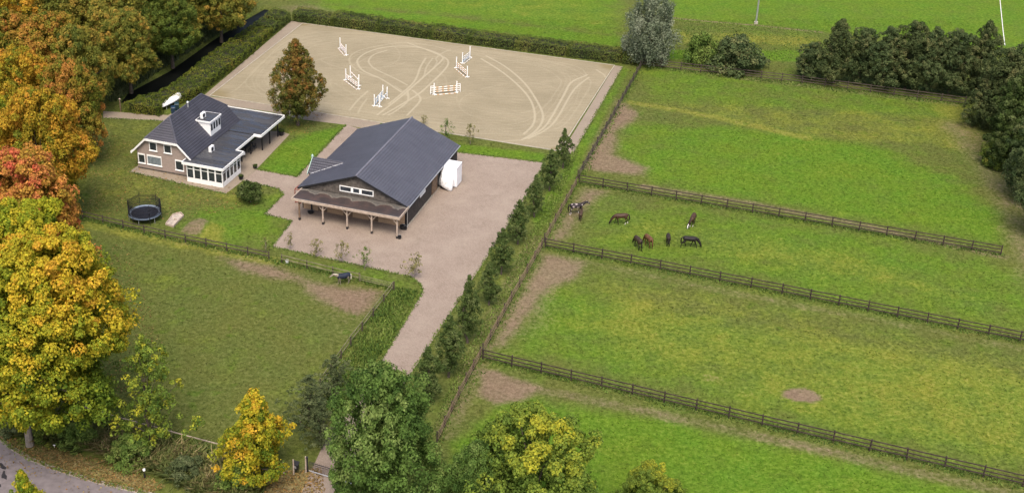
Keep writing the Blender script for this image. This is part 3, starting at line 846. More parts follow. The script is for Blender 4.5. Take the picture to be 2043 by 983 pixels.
# flat roof in two levels, laid with felt strips, white fascia round it
FL = [(-5.75, -0.12), (0.18, -0.12), (0.18, 5.6), (-1.0, 5.6), (-1.0, 10.95), (-4.95, 10.95), (-4.95, 1.0), (-5.75, 1.0)]
FLB = [(-4.95, 10.95), (-1.0, 10.95), (0.05, 10.95), (0.05, 18.2), (-9.7, 18.2), (-9.7, 14.75), (-4.95, 14.75)]
flat = MB().prism(FL, FZ - .2, FZ).build('flat_roof', M['felt'], house)
flatb = MB().prism(FLB, FZ - .1, FZ + .1).build('canopy_roof', M['felt'], house)
def strips(u0, u1, v0_, v1_, nst, z, parent, along='v'):
    for i in range(nst):
        if along == 'v': a, b = v0_ + (v1_ - v0_) * i / nst, v0_ + (v1_ - v0_) * (i + 1) / nst
        else: a, b = u0 + (u1 - u0) * i / nst, u0 + (u1 - u0) * (i + 1) / nst
        e = 0.012 + 0.012 * (i % 2)
        m = MB()
        if along == 'v': m.box(u0, u1, a + .01, b - .01, z - .05, z + e)
        else: m.box(a + .01, b - .01, v0_, v1_, z - .05, z + e)
        m.build('felt_strip', M['felt'], parent)
strips(-5.6, 0.0, 0.0, 1.0, 1, FZ, flat); strips(-4.93, 0.0, 1.0, 5.5, 5, FZ, flat); strips(-4.93, -1.12, 5.5, 10.9, 6, FZ, flat)
strips(-4.93, -.1, 11.0, 14.7, 3, FZ + .1, flatb); strips(-9.6, -.1, 14.8, 18.1, 3, FZ + .1, flatb)
def rim(poly, idxs, z, parent, h=0.26):
    for i, j in idxs:
        p, q = Vector((*poly[i], 0)), Vector((*poly[j], 0))
        d = (q - p).normalized(); nn = Vector((d.y, -d.x, 0)) * 0.09; e = d * 0.0
        m = MB().prism([(p - e)[:2], (q + e)[:2], (q + nn + e + d * .0)[:2], (p + nn - e)[:2]], z - h, z + 0.1)
        m.build('fascia', M['white'], parent)
rim(FL, [(0, 1), (1, 2), (2, 3), (3, 4), (7, 0)], FZ, flat)
rim(FLB, [(1, 2), (2, 3), (3, 4), (4, 5)], FZ + .1, flatb)
for u, v in ((-.5, 17.1), (-.5, 14.55), (-.5, 12.25), (-1.4, 10.6), (-1.4, 7.95), (-1.4, 5.75)):
    MB().box(u - .07, u + .07, v - .07, v + .07, 0, FZ - .21).build('canopy_post', M['black'], house)
# dormer
du0, du1, dv0, dv1, dz = -7.54, -5.5, 7.25, 10.05, 5.25
dorm = MB()
dorm.add([(du0, dv0, dz), (du1, dv0, dz), (du1, dv0, zr(du1) - .05), (du0, dv0, zr(du0) - .05), (du0, dv1, dz), (du1, dv1, dz), (du1, dv1, zr(du1) - .05), (du0, dv1, zr(du0) - .05)],
         [(3, 2, 1, 0), (4, 5, 6, 7), (0, 1, 5, 4), (1, 2, 6, 5), (2, 3, 7, 6), (3, 0, 4, 7)])
dormer = dorm.build('dormer', M['white'], hroof)
MB().box(du0 - .1, du1 + .12, dv0 - .15, dv1 + .15, dz + .003, dz + .22).build('dormer_fascia', M['white'], dormer)
MB().box(du0 - .02, du1 + .02, dv0 - .05, dv1 + .05, dz + .2, dz + .235).build('dormer_roof', M['felt'], dormer)
for i in range(4):
    c = dv0 + .35 + .7 * i
    MB().box(du1 + .003, du1 + .03, c - .22, c + .22, 4.05, 5.0).build('dormer_pane', M['glass'], dormer)
# two outdoor units standing on the roofs
def ac_unit(u, v, z, label):
    p = Vector(HO) + Matrix.Rotation(SITE, 3, 'Z') @ Vector((u, v, z))
    t = thing('air_conditioner', label, 'air conditioner', p, SITE, 'outdoor units on the house roofs')
    MB().box(-.19, .19, -.45, .45, .1, .82).build('casing', M['white'], t)
    MB().lathe([(0.28, 0), (0.28, 0.02)], 16).build('fan_grille', M['black_metal'], t).matrix_local = Matrix.Translation((.19, -.1, .46)) @ Matrix.Rotation(math.pi / 2, 4, 'Y')
    for s in (-.33, .33): MB().box(-.22, .22, s - .04, s + .04, 0, .1).build('foot', M['grey_metal'], t)
ac_unit(-6.9, 7.95, dz + .235, 'white outdoor unit on the little dormer roof')
ac_unit(-3.7, 4.1, FZ + .024, 'white outdoor unit on the flat sunroom roof')

# ---- things on the patio
def loc_h(u, v, z=0.0): return Vector(HO) + Matrix.Rotation(SITE, 3, 'Z') @ Vector((u, v, z))
PZ = 0.016
def pot(p, r, h, label, plant=True):
    t = thing('plant_pot', label, 'plant pot', p)
    MB().lathe([(r * .7, 0), (r, h), (r * 1.08, h), (r * 1.08, h + .04), (r * .9, h + .04), (r * .85, h - .03)], 14).build('pot', M['black_metal'], t)
    if plant: PLANTS.append((t, r, h))
PLANTS = []
pot(G(561.5, 270, PZ), .38, .55, 'big round black pot on the patio corner by the canopy')
pot(G(509, 336, PZ), .28, .3, 'small dark pot at the lawn corner beside the patio')
pot(G(481, 358, PZ), .3, .4, 'dark pot beside the right end of the sunroom')
tb = thing('garden_table', 'dark dining table under the house canopy', 'table', loc_h(-2.6, 11.6, PZ), SITE)
MB().box(-.5, .5, -1.1, 1.1, .70, .75).build('table_top', M['black_metal'], tb)
for x in (-.42, .42):
    for y in (-1, 1): MB().box(x - .04, x + .04, y - .04, y + .04, 0, .698).build('leg', M['black_metal'], tb)
def chair(p, rz, label, mat='black_metal', group='garden chairs under the canopy'):
    t = thing('garden_chair', label, 'chair', p, rz, group)
    MB().box(-.25, .25, -.25, .25, .42, .47).build('seat', M[mat], t)
    MB().box(-.25, -.2, -.25, .25, .473, .92).build('backrest', M[mat], t)
    for x in (-.22, .22):
        for y in (-.22, .22): MB().box(x - .02, x + .02, y - .02, y + .02, 0, .418).build('leg', M['black_metal'], t)
chair(loc_h(-1.7, 11.1, PZ), SITE + math.pi, 'dark chair at the near right corner of the canopy table')
chair(loc_h(-1.7, 12.1, PZ), SITE + math.pi, 'dark chair at the far right corner of the canopy table')
chair(loc_h(-2.6, 10.1, PZ), SITE + math.pi / 2, 'dark chair at the near end of the canopy table')
chair(loc_h(-1.9, 9.2, PZ), SITE + 2.4, 'white chair on its own under the canopy', 'white')

# ================================================================== STABLE
BO = G(820, 444)
def loc_b(u, v, z=0.0): return Vector(BO) + Matrix.Rotation(SITE, 3, 'Z') @ Vector((u, v, z))
barn = thing('stable', 'black boarded stable with big slate grey gable roof and open front porch', 'stable', BO, SITE)
B0, B1, bRU, bRZ, bEL, bER, bEZ = -1.6, 17.6, -6.55, 5.85, -14.45, 0.22, 2.9
WL, WR, WF, WB = -14.0, -0.06, -1.25, 17.35
sbr = (bRZ - bEZ) / (bER - bRU); sbl = (bRZ - bEZ) / (bRU - bEL)
bz = lambda u: bRZ - ((u - bRU) * sbr if u > bRU else (bRU - u) * sbl)
g2 = [(WL, 0), (WR, 0), (WR, bz(WR) - .16), (bRU, bRZ - .16), (WL, bz(WL) - .16)]
n = 5
MB().add([(u, WF, z) for u, z in g2] + [(u, WB, z) for u, z in g2], [tuple(range(n)), tuple(range(n, 2 * n))[::-1]] + [(i, n + i, n + (i + 1) % n, (i + 1) % n) for i in range(n)]).build('wall', M['black'], barn)
d2 = MB()
d2.slab([(bER, B0, bEZ), (bER, B1, bEZ), (bRU, B1, bRZ), (bRU, B0, bRZ)], 0.13)
d2.slab([(bEL, B1, bEZ), (bEL, B0, bEZ), (bRU, B0, bRZ), (bRU, B1, bRZ)], 0.13)
broof = d2.build('roof', M['tile_barn'], barn)
Lr, Ll = math.hypot(bRU - bER, bRZ - bEZ), math.hypot(bRU - bEL, bRZ - bEZ)
tile_slope('roof_tiles', (bER, B0, bEZ), (0, 1, 0), (bRU - bER, 0, bRZ - bEZ), [(0, 0), (B1 - B0, 0), (B1 - B0, Lr), (0, Lr)], M['tile_barn'], broof)
tile_slope('roof_tiles', (bEL, B0, bEZ), (0, 1, 0), (bRU - bEL, 0, bRZ - bEZ), [(0, 0), (B1 - B0, 0), (B1 - B0, Ll), (0, Ll)], M['tile_barn'], broof)
ridge_caps((bRU, B0, bRZ + .04), (bRU, B1, bRZ + .04), M['ridge_pale'], broof, 0.14)
fascia((bEL, B0, bEZ - .02), (bRU, B0, bRZ - .02), .16, .05, barn, 'black', 'verge_board'); fascia((bRU, B0, bRZ - .02), (bER, B0, bEZ - .02), .16, .05, barn, 'black', 'verge_board')
MB().tube([(bER + .06, B0, bEZ - .06), (bER + .06, B1, bEZ - .06)], 0.075, 8).build('gutter', M['grey_metal'], barn)
MB().tube([(bER + .02, WF - .1, bEZ - .12), (WR + .1, WF - .12, bEZ - .5), (WR + .1, WF - .12, .02)], 0.045, 8).build('downpipe', M['grey_metal'], barn)
# gable weatherboards, side weatherboards
z = 2.95
while z < 5.6:
    ua = bRU - (bRZ - .2 - z - .19) / sbl; ub = bRU + (bRZ - .2 - z - .19) / sbr
    MB().add([(ua, WF - .06, z), (ub, WF - .06, z), (ub, WF - .02, z + .2), (ua, WF - .02, z + .2), (ua, WF + .01, z), (ub, WF + .01, z), (ub, WF + .01, z + .2), (ua, WF + .01, z + .2)],
             [(0, 1, 2, 3), (7, 6, 5, 4), (0, 4, 5, 1), (1, 5, 6, 2), (2, 6, 7, 3), (3, 7, 4, 0)]).build('weatherboard', M['boards_grey'], barn)
    z += 0.195
z = 0.25
while z < 2.7:
    for va, vb in ((WF + .02, 7.2), (14.3, WB - .02)):
        MB().add([(WR + .06, va, z), (WR + .06, vb, z), (WR + .02, vb, z + .2), (WR + .02, va, z + .2), (WR - .01, va, z), (WR - .01, vb, z), (WR - .01, vb, z + .2), (WR - .01, va, z + .2)],
                 [(0, 1, 2, 3), (7, 6, 5, 4), (0, 4, 5, 1), (1, 5, 6, 2), (2, 6, 7, 3), (3, 7, 4, 0)]).build('weatherboard', M['boards_black'], barn)
    z += 0.195
MB().box(WR, WR + .09, WF, WB, 0, .22).build('plinth', M['kerb'], barn)
door = MB().box(WR + .0, WR + .08, 7.5, 9.4, .23, 2.6).build('sliding_door', M['wood_brown'], barn)
for i in range(9): MB().box(WR + .081, WR + .1, 7.52 + .21 * i, 7.52 + .21 * i + .19, .25, 2.58).build('plank', M['wood_brown'], door)
MB().box(WR + .02, WR + .12, 7.3, 13.9, 2.58, 2.68).build('door_rail', M['black_metal'], barn)
MB().box(WR + .0, WR + .05, 9.5, 14.2, .23, 2.55).build('doorway', M['black'], barn)
window(barn, '+u', 4.0, 1.95, 2.3, 1.9, WR + .06, .1, sill=False, pane='offwhite')
# gable window of three lights
gw = window(barn, '-v', -8.05, 3.35, 4.12, 1.6, WF - .06, .1, sill=False); window(barn, '-v', -6.65, 3.35, 4.12, 1.0, WF - .06, .1, sill=False); window(barn, '-v', -5.2, 3.35, 4.12, 1.65, WF - .06, .1, sill=False)
MB().box(-7.24, -7.16, WF - .11, WF - .06, 3.35, 4.12).build('window_post', M['white'], barn)
MB().box(-6.14, -6.03, WF - .11, WF - .06, 3.35, 4.12).build('window_post', M['white'], barn)
# tan boarded front wall under the porch
bm = MB().box(-.115, .115, -.03, .03, 0, 2.68).mesh('board', M['wood_tan'])
for i in range(55):
    u = WL + .3 + .25 * i
    if u < -.25: link('board', bm, barn, (u, WF - .035 - .008 * (i % 2), 0.01))
for i, u in enumerate((-11.2, -7.8, -4.4)):
    d = MB().box(u - .62, u + .62, WF - .10, WF - .075, .05, 2.3).build('stable_door', M['wood_brown'], barn)
    MB().box(u - .6, u + .6, WF - .13, WF - .102, 1.3, 1.36).build('door_bar', M['black_metal'], d)
MB().box(-12.75, -12.6, WF - .2, WF - .08, 0, 2.6).build('door_post', M['black'], barn)
# porch: flat roof on timber posts
LZ = 2.9
lf = MB().box(-13.75, .2, -4.55, WF - .07, LZ - .16, LZ).build('porch_roof', M['felt_dirty'], barn)
MB().box(-13.85, .3, -4.66, -4.56, LZ - .24, LZ + .09).build('fascia', M['wood_pale'], lf)
MB().box(-13.85, -13.755, -4.558, WF - .1, LZ - .24, LZ + .09).build('fascia', M['wood_pale'], lf)
MB().box(.205, .3, -4.558, WF - .1, LZ - .24, LZ + .09).build('fascia', M['wood_pale'], lf)
MB().box(-13.6, .1, -4.4, -4.24, LZ - .36, LZ - .165).build('beam', M['wood_pale'], lf)
for i, u in enumerate((-12.95, -9.8, -6.6, -3.4, -0.12)):
    p = MB().box(u - .085, u + .085, -4.405, -4.235, .3, LZ - .362).build('post', M['wood_pale'] if i else M['wood_brown'], barn)
    MB().box(u - .12, u + .12, -4.44, -4.2, 0.01, .32).build('post_foot', M['black_metal'], p)
    for s in (-1, 1):
        if (i == 0) or (i == 4 and s == 1): continue
        MB().tube([(u + s * .06, -4.32, 1.85), (u + s * .68, -4.32, LZ - .35)], .055, 4).build('brace', M['wood_pale'], p)
# cross gable over the left slope
cv, cz, cw, cu = 4.25, 4.32, 1.65, -15.0
ue = bRU - (bRZ - cz) / sbl
zlow = 2.85
cg = MB()
cg.slab([(cu, cv, cz), (cu, cv - cw, zlow), (bRU - (bRZ - zlow) / sbl, cv - cw, zlow + .02), (ue, cv, cz)], .1)
cg.slab([(cu, cv + cw, zlow), (cu, cv, cz), (ue, cv, cz), (bRU - (bRZ - zlow) / sbl, cv + cw, zlow + .02)], .1)
cgo = cg.build('cross_gable_roof', M['tile'], barn)
Lc = math.hypot(cw, cz - zlow)
for sgn in (-1, 1):
    tile_slope('roof_tiles', (cu, cv + sgn * cw, zlow), (1, 0, 0), (0, -sgn * cw, cz - zlow), [(0, 0), (.5, 0), (ue - cu, Lc), (0, Lc)], M['tile'], cgo)
ridge_caps((cu, cv, cz + .05), (ue, cv, cz + .05), M['tile'], cgo, .1)
MB().add([(cu + .15, cv - cw + .15, zlow - .6), (cu + .15, cv + cw - .15, zlow - .6), (cu + .15, cv + cw - .15, zlow), (cu + .15, cv, cz - .15), (cu + .15, cv - cw + .15, zlow),
          (cu + .9, cv - cw + .15, zlow - .6), (cu + .9, cv + cw - .15, zlow - .6), (cu + .9, cv + cw - .15, zlow), (cu + .9, cv, cz - .15), (cu + .9, cv - cw + .15, zlow)],
         [(4, 3, 2, 1, 0), (5, 6, 7, 8, 9), (0, 1, 6, 5), (1, 2, 7, 6), (4, 0, 5, 9), (2, 3, 8, 7), (3, 4, 9, 8)]).build('cross_gable_wall', M['boards_grey'], barn)
for sgn in (-1, 1):
    MB().slab([(cu - .06, cv, cz + .16), (cu - .06, cv + sgn * (cw + .1), zlow + .1), (cu - .06, cv + sgn * (cw + .1), zlow - .16), (cu - .06, cv, cz - .1)], .07 * sgn).build('barge_board', M['green_pale'], barn)
MB().lathe([(.13, cz + .0), (.16, cz + .25), (.1, cz + .42), (.04, cz + .48)], 10, (cu - .05, cv)).build('finial', M['green_pale'], barn)
for a, b in (((ue, cv, cz + .03), (bRU - (bRZ - zlow) / sbl, cv - cw, zlow + .04)), ((ue, cv, cz + .03), (bRU - (bRZ - zlow) / sbl, cv + cw, zlow + .04))):
    MB().tube([a, b], .05, 6).build('valley_flashing', M['grey_metal'], barn)
# red rack beside the left wall
rk = thing('hay_rack', 'rusty red metal rack standing at the left wall of the stable', 'rack', loc_b(-15.1, .3, .012), SITE)
for x in (-.35, .35):
    for y in (-.6, .6): MB().box(x - .04, x + .04, y - .04, y + .04, 0, 1.9).build('upright', M['red'], rk)
for zz in (.1, 1.0, 1.84):
    MB().box(-.35, .35, -.64, -.56, zz, zz + .06).box(-.35, .35, .56, .64, zz, zz + .06).box(-.39, -.31, -.56, .56, zz, zz + .06).box(.31, .39, -.56, .56, zz, zz + .06).build('rail', M['red'], rk)
# white container and the wrapped machine at the right wall
ct = thing('white_container', 'tall white box container against the right side of the stable', 'container', loc_b(1.05, 12.0, .012), SITE)
MB().box(-1.05, 1.05, -1.0, 1.0, .12, 2.75).build('body', M['wrap'], ct)
MB().box(-1.07, 1.07, -1.02, 1.02, 2.753, 2.83).build('lid', M['wrap'], ct)
for x in (-.8, .8): MB().box(x - .1, x + .1, -.95, .95, 0, .118).build('skid', M['black_metal'], ct)
def lump(seed, rx, ry, rz, nlat=14, nlon=20, amp=.16, flat_base=True):
    r = np.random.default_rng(seed)
    k = r.normal(0, 1, (7, 3)) * 2.2; ph = r.uniform(0, 6.28, 7)
    V = []
    for i in range(nlat + 1):
        th = math.pi * i / nlat
        for j in range(nlon):
            p = 2 * math.pi * j / nlon
            d = np.array([math.sin(th) * math.cos(p), math.sin(th) * math.sin(p), math.cos(th)])
            q = 1 + amp * sum(math.sin(k[m] @ d + ph[m]) for m in range(7)) / 2.6
            v = np.sign(d) * np.abs(d) ** .75 * q * np.array([rx, ry, rz])
            V.append((v[0], v[1], max(v[2] + rz * .92, 0) if flat_base else v[2]))
    Fq = [(i * nlon + j, (i + 1) * nlon + j, (i + 1) * nlon + (j + 1) % nlon, i * nlon + (j + 1) % nlon) for i in range(nlat) for j in range(nlon)]
    return MB().add(V, Fq)
wm = thing('wrapped_machine', 'machine wrapped in crumpled white film in front of the white container', 'machine', loc_b(1.0, 10.45, .012), SITE)
lump(5, 1.02, .8, 1.2, 18, 26, .26).build('film_wrap', M['wrap_film'], wm)
MB().tube([(-.75, -.1, .33), (-.62, -.1, .33)], .33, 14).build('wheel', M['black'], wm)
# buckets
def bucket(p, label, mat='black', r=.24, h=.34):
    t = thing('bucket', label, 'bucket', p)
    MB().lathe([(r * .78, 0), (r, h), (r * 1.06, h), (r * 1.06, h + .03), (r * .92, h + .03), (r * .7, .05)], 14).build('pail', M[mat], t)
    MB().tube([(-r, 0, h), (-r * .7, 0, h + .16), (0, 0, h + .22), (r * .7, 0, h + .16), (r, 0, h)], .012, 5).build('handle', M['grey_metal'], t)
bucket(loc_b(-.35, -1.95, .012), 'black bucket at the front right corner of the stable', r=.34, h=.5)
bucket(loc_b(.0, -1.95, .012), 'smaller black bucket against the stable downpipe', r=.22)
bucket(G(797, 476, .012), 'dark bucket beside the rightmost porch post')
bucket(G(620, 425, .012), 'low dark feed bucket under the left end of the porch', r=.4, h=.25)
bucket(G(573, 524), 'white bucket on the grass below the mossy fence', 'white', .2, .3)

# ================================================================== FENCES
POSTM = {}
def post_mesh(h, r, mat):
    k = (h, r, mat)
    if k not in POSTM:
        POSTM[k] = MB().tube([(0, 0, -.05), (0, 0, h * .6), (0, 0, h - .03), (0, 0, h)], [r, r, r * .95, r * .7], 7).mesh('post', M[mat])
    return POSTM[k]
def rail_mesh(hh, t, mat):
    k = ('rail', hh, t, mat)
    if k not in POSTM:
        POSTM[k] = MB().box(0, 1, -t / 2, t / 2, -hh / 2, hh / 2).mesh('rail', M[mat])
    return POSTM[k]
def fence(pts, label, heights, spacing=3.1, ph=1.35, r=.075, mat='wood_fence', rmat=None, rh=.11, rt=.045, last=True, group='paddock fences', wob=.02, name='paddock_fence', skip=()):
    P = gp(pts)
    t = thing(name, label, 'fence', (*P[0], 0), 0, group)
    o = np.array([*P[0], 0])
    rmat = rmat or mat
    k = 0
    for a, b in zip(P[:-1], P[1:]):
        L = np.linalg.norm(b - a); nb = max(1, round(L / spacing)); d = (b - a) / L; ang = math.atan2(d[1], d[0])
        for i in range(nb):
            p = a + d * L * i / nb; q = a + d * L * (i + 1) / nb
            po = link('post', post_mesh(ph, r, mat), t, (*(p - o[:2]), 0))
            po.rotation_euler = (random.gauss(0, wob), random.gauss(0, wob), random.uniform(0, 3))
            off = np.array([d[1], -d[0]]) * (r + rt / 2 + .004)
            for h in heights:
                if (k, h) in skip: continue
                z0, z1 = h + random.gauss(0, .012), h + random.gauss(0, .012)
                ro = link('rail', rail_mesh(rh, rt, rmat), t, (*(p + off - o[:2]), z0))
                ro.rotation_euler = (0, -math.atan2(z1 - z0, L / nb), ang)
                ro.scale = (L / nb * 1.0 - .006, 1, 1)
            k += 1
    if last:
        po = link('post', post_mesh(ph, r, mat), t, (*(P[-1] - o[:2]), 0))
    return t
R3 = (.42, .82, 1.24)
fence([(1155, 366), (1996, 509)], 'dark three-rail fence between the upper and the horse paddock', R3, 3.15, mat='wood_fence_dark')
fence([(1088, 494), (1560, 586), (2034, 681), (2110, 697)], 'dark three-rail fence just below the grazing horses', R3, 3.2, mat='wood_fence_dark')
fence([(963, 717), (1520, 849), (2120, 988)], 'dark three-rail fence across the lowest paddock', R3, 3.2, mat='wood_fence_dark')
fence([(1280, 132), (1600, 167), (1925, 210)], 'weathered grey fence below the dark row of trees', R3, 3.2, mat='wood_fence', ph=1.4)
fence([(872, 882), (915, 792), (958, 712)], 'brown post and rail fence beside the lowest stretch of drive', (.45, .85, 1.15), 2.8, mat='wood_fence', rmat='wood_brown', rh=.1, ph=1.3)
fence([(963, 705), (1020, 600), (1081, 494)], 'brown post and rail fence along the middle drive trees', (.45, .85, 1.15), 2.9, mat='wood_fence', rmat='wood_brown', rh=.1, ph=1.3)
fence([(1086, 484), (1149, 370)], 'brown post and rail fence beside the horse paddock', (.45, .85, 1.15), 2.9, mat='wood_fence', rmat='wood_brown', rh=.1, ph=1.3)
fence([(1153, 356), (1200, 275), (1277, 137)], 'grey post and rail fence along the right side of the arena', (.45, .85, 1.15), 2.9, mat='wood_fence', rmat='wood_fence', rh=.12, ph=1.3)
fence([(165, 436), (330, 475), (537, 518)], 'dark two-rail fence below the trampoline', (.55, 1.02), 2.95, 1.15, mat='wood_fence', group='garden fences')
fence([(562, 523), (717, 561)], 'mossy pale two-rail fence below the saplings', (.55, 1.02), 2.9, 1.15, mat='wood_fence', rmat='wood_mossy', group='garden fences')
fence([(718, 561.5), (784, 577)], 'slack green-stained rails closing the paddock corner', (.35, .6, .85), 5.2, 1.0, mat='wood_mossy', rh=.06, group='garden fences')
fence([(786, 579), (700, 690), (640, 775), (600, 850)], 'pale-topped fence between left paddock and drive verge', (.5, 1.05), 2.9, 1.15, mat='wood_fence', rmat='wood_mossy', group='garden fences')
fence([(98, 806), (240, 848), (450, 905)], 'low pale rail along the reedy ditch', (1.0,), 6.5, 1.1, .06, 'wood_mossy', rmat='wood_pale', rh=.10, group='garden fences')

# entrance gate, post box, small posts
gt = thing('entrance_gate', 'black barred steel gate across the foot of the drive', 'gate', G(617, 940), math.atan2(*(G2(672, 957) - G2(617, 940))[::-1]))
GL = float(np.linalg.norm(G2(672, 957) - G2(617, 940))) + 1.6
MB().tube([(0, 0, .12), (GL, 0, .12)], .05, 6).build('bottom_rail', M['grey_metal'], gt)
MB().tube([(0, 0, 1.05), (GL, 0, 1.05)], .035, 6).build('top_rail', M['black_metal'], gt)
MB().tube([(0, 0, .85), (GL, 0, .85)], .025, 6).build('middle_rail', M['black_metal'], gt)
bar = MB().tube([(0, 0, .12), (0, 0, 1.2), (0, 0, 1.28)], [.02, .02, .004], 5).mesh('bar', M['black_metal'])
for i in range(int(GL / .2)): link('bar', bar, gt, (.2 * i + .1, 0, 0))
gpst = thing('gate_post', 'thick black gate post at the left end of the entrance gate', 'post', G(613, 940))
MB().box(-.1, .1, -.1, .1, 0, 1.55).build('shaft', M['black_metal'], gpst)
MB().box(-.12, .12, -.12, .12, 1.553, 1.6).build('cap', M['black_metal'], gpst)
for x, yb, yt, lb in ((566, 943, 920, 'leftmost bleached wooden post near the letter box'), (586, 945, 916, 'bleached wooden post carrying the black letter box'), (610.5, 941, 910, 'bleached wooden post beside the black gate post')):
    t = thing('wooden_post', lb, 'post', G(x, yb), 0, 'bleached posts at the entrance')
    h = height_to(x, yb, yt)
    MB().tube([(0, 0, 0), (.01, 0, h * .6), (0, .01, h)], [.075, .07, .06], 8).build('shaft', M['wood_pale'], t)
lb = thing('letter_box', 'black letter box with pitched lid at the entrance', 'letter box', G(590.5, 942), SITE)
MB().box(-.03, .03, -.03, .03, 0, .5).build('stand', M['black_metal'], lb)
MB().box(-.2, .24, -.18, .18, .5, 1.0).build('box', M['black'], lb)
MB().slab([(-.26, -.24, 1.0), (.3, -.24, 1.0), (.3, .24, 1.14), (-.26, .24, 1.14)], .04).build('lid', M['black_metal'], lb)
MB().box(-.1, .14, -.2, -.183, .62, .86).build('slot', M['grey_metal'], lb)
bl = thing('garden_bollard', 'short black bollard with white top beside the road verge', 'bollard', G(289, 952))
MB().lathe([(.09, 0), (.08, .75)], 10).build('shaft', M['black'], bl)
MB().lathe([(.1, .752), (.13, .8), (.12, .95), (.05, 1.0)], 10).build('top', M['white'], bl)
ms = thing('marker_post', 'small white marker post in the leafy verge near the trunk', 'post', G(109, 892))
MB().box(-.03, .03, -.03, .03, 0, .4).build('stake', M['wood_pale'], ms)
MB().box(-.09, .09, -.035, -.031, .22, .52).build('plate', M['white'], ms)
wp = thing('wooden_post', 'single brown post at the ditch end of the thick hedge', 'post', G(241, 223), 0)
MB().tube([(0, 0, 0), (0, 0, 1.9)], [.1, .08], 8).build('shaft', M['wood_brown'], wp)
MB().lathe([(.12, 1.9), (.16, 2.0), (.02, 2.12)], 8).build('cap', M['wood_pale'], wp)

# ================================================================== GARDEN THINGS
tp = thing('trampoline', 'round black trampoline with dark safety net on the lawn', 'trampoline', G(290, 436), SITE)
TR, TH = 2.0, .85
MB().lathe([(TR - .32, TH), (TR - .32, TH + .015)], 40).build('mat', plain('tramp_mat', (.009, .011, .020), .6, .2, 3.0), tp)
ring = MB()
nn = 40
vv, ff = [], []
for i in range(nn):
    a = 2 * math.pi * i / nn
    for rr, zz in ((TR - .34, TH + .02), (TR, TH + .06), (TR, TH - .05), (TR - .34, TH - .02)): vv.append((rr * math.cos(a), rr * math.sin(a), zz))
for i in range(nn):
    j = (i + 1) % nn
    for q in range(4): ff.append((i * 4 + q, j * 4 + q, j * 4 + (q + 1) % 4, i * 4 + (q + 1) % 4))
ring.add(vv, ff); ring.build('pad_ring', plain('tramp_pad', (.16, .20, .26), .5, .25, 2.5), tp)
for i in range(6):
    a = 2 * math.pi * (i + .3) / 6
    c, s = math.cos(a), math.sin(a)
    MB().tube([((TR + .06) * c, (TR + .06) * s, 0), ((TR + .06) * c, (TR + .06) * s, 2.55), ((TR - .02) * c, (TR - .02) * s, 2.7)], .028, 6).build('net_pole', M['black_metal'], tp)
    MB().tube([((TR - .1) * math.cos(a + .35), (TR - .1) * math.sin(a + .35), TH - .05), ((TR - .05) * math.cos(a + .35), (TR - .05) * math.sin(a + .35), .04)], .03, 6).build('leg', M['grey_metal'], tp)
net = MB()
for i in range(90):
    a0, a1 = 2 * math.pi * i / 90, 2 * math.pi * (i + 3.2) / 90
    sag = .22 * abs(math.sin((a0 * 6 / 2) - .3 * math.pi))
    net.tube([((TR - .02) * math.cos(a0), (TR - .02) * math.sin(a0), TH + .05), ((TR - .02) * math.cos(a1), (TR - .02) * math.sin(a1), 2.55 - sag)], .020, 3, False)
    net.tube([((TR - .02) * math.cos(a1), (TR - .02) * math.sin(a1), TH + .05), ((TR - .02) * math.cos(a0), (TR - .02) * math.sin(a0), 2.55 - sag)], .020, 3, False)
for zz in (1.3, 1.75, 2.2):
    net.tube([((TR - .02) * math.cos(2 * math.pi * i / 40), (TR - .02) * math.sin(2 * math.pi * i / 40), zz) for i in range(41)], .020, 3, False)
no = net.build('safety_net', M['black_metal'], tp); no['kind'] = 'stuff'

sb = thing('sandpit', 'small wooden sandpit with pale sand beside the trampoline', 'sandpit', G(348, 441), 0)
so = np.array(G2(348, 441))
cor = [np.array(G2(*p)) - so for p in ((330, 449), (346, 454), (367, 432), (361, 426), (345, 430))]
for i in range(5):
    a, b = cor[i], cor[(i + 1) % 5]; d = (b - a) / np.linalg.norm(b - a); nrm = np.array([-d[1], d[0]]) * .08
    MB().prism([a, b, b + nrm, a + nrm], 0, .28).build('board', M['wood_pale'], sb)
MB().prism([tuple(c * .93) for c in cor], 0, .16).build('sand', M['pitsand'], sb)
toy = lump(3, .16, .1, .1, 6, 8).build('sand_heap', M['wood_pale'], sb, loc=(0.1, .1, .16))

def bin_(p, label, mat):
    t = thing('wheelie_bin', label, 'bin', p, SITE + .5, 'bins beside the hedge')
    MB().add([(-.26, -.3, .08), (.26, -.3, .08), (.26, .3, .08), (-.26, .3, .08), (-.32, -.38, 1.0), (.32, -.38, 1.0), (.32, .38, 1.0), (-.32, .38, 1.0)],
             [(0, 3, 2, 1), (4, 5, 6, 7), (0, 1, 5, 4), (1, 2, 6, 5), (2, 3, 7, 6), (3, 0, 4, 7)]).build('body', M[mat], t)
    MB().add([(-.34, -.41, 1.003), (.34, -.41, 1.003), (.34, .41, 1.003), (-.34, .41, 1.003), (-.28, -.3, 1.1), (.28, -.3, 1.1), (.28, .4, 1.14), (-.28, .4, 1.14)],
             [(0, 3, 2, 1), (4, 5, 6, 7), (0, 1, 5, 4), (1, 2, 6, 5), (2, 3, 7, 6), (3, 0, 4, 7)]).build('lid', M[mat], t)
    for x in (-.27, .27): MB().tube([(x - .04, .32, .1), (x + .04, .32, .1)], .1, 10).build('wheel', M['black'], t)
bin_(G(346, 227), 'dark blue wheelie bin nearest the path by the hedge', 'plastic_blue')
bin_(G(353.5, 220), 'teal wheelie bin behind the blue one by the hedge', 'plastic_teal')
a_, b_ = G2(322, 221), G2(358, 204)
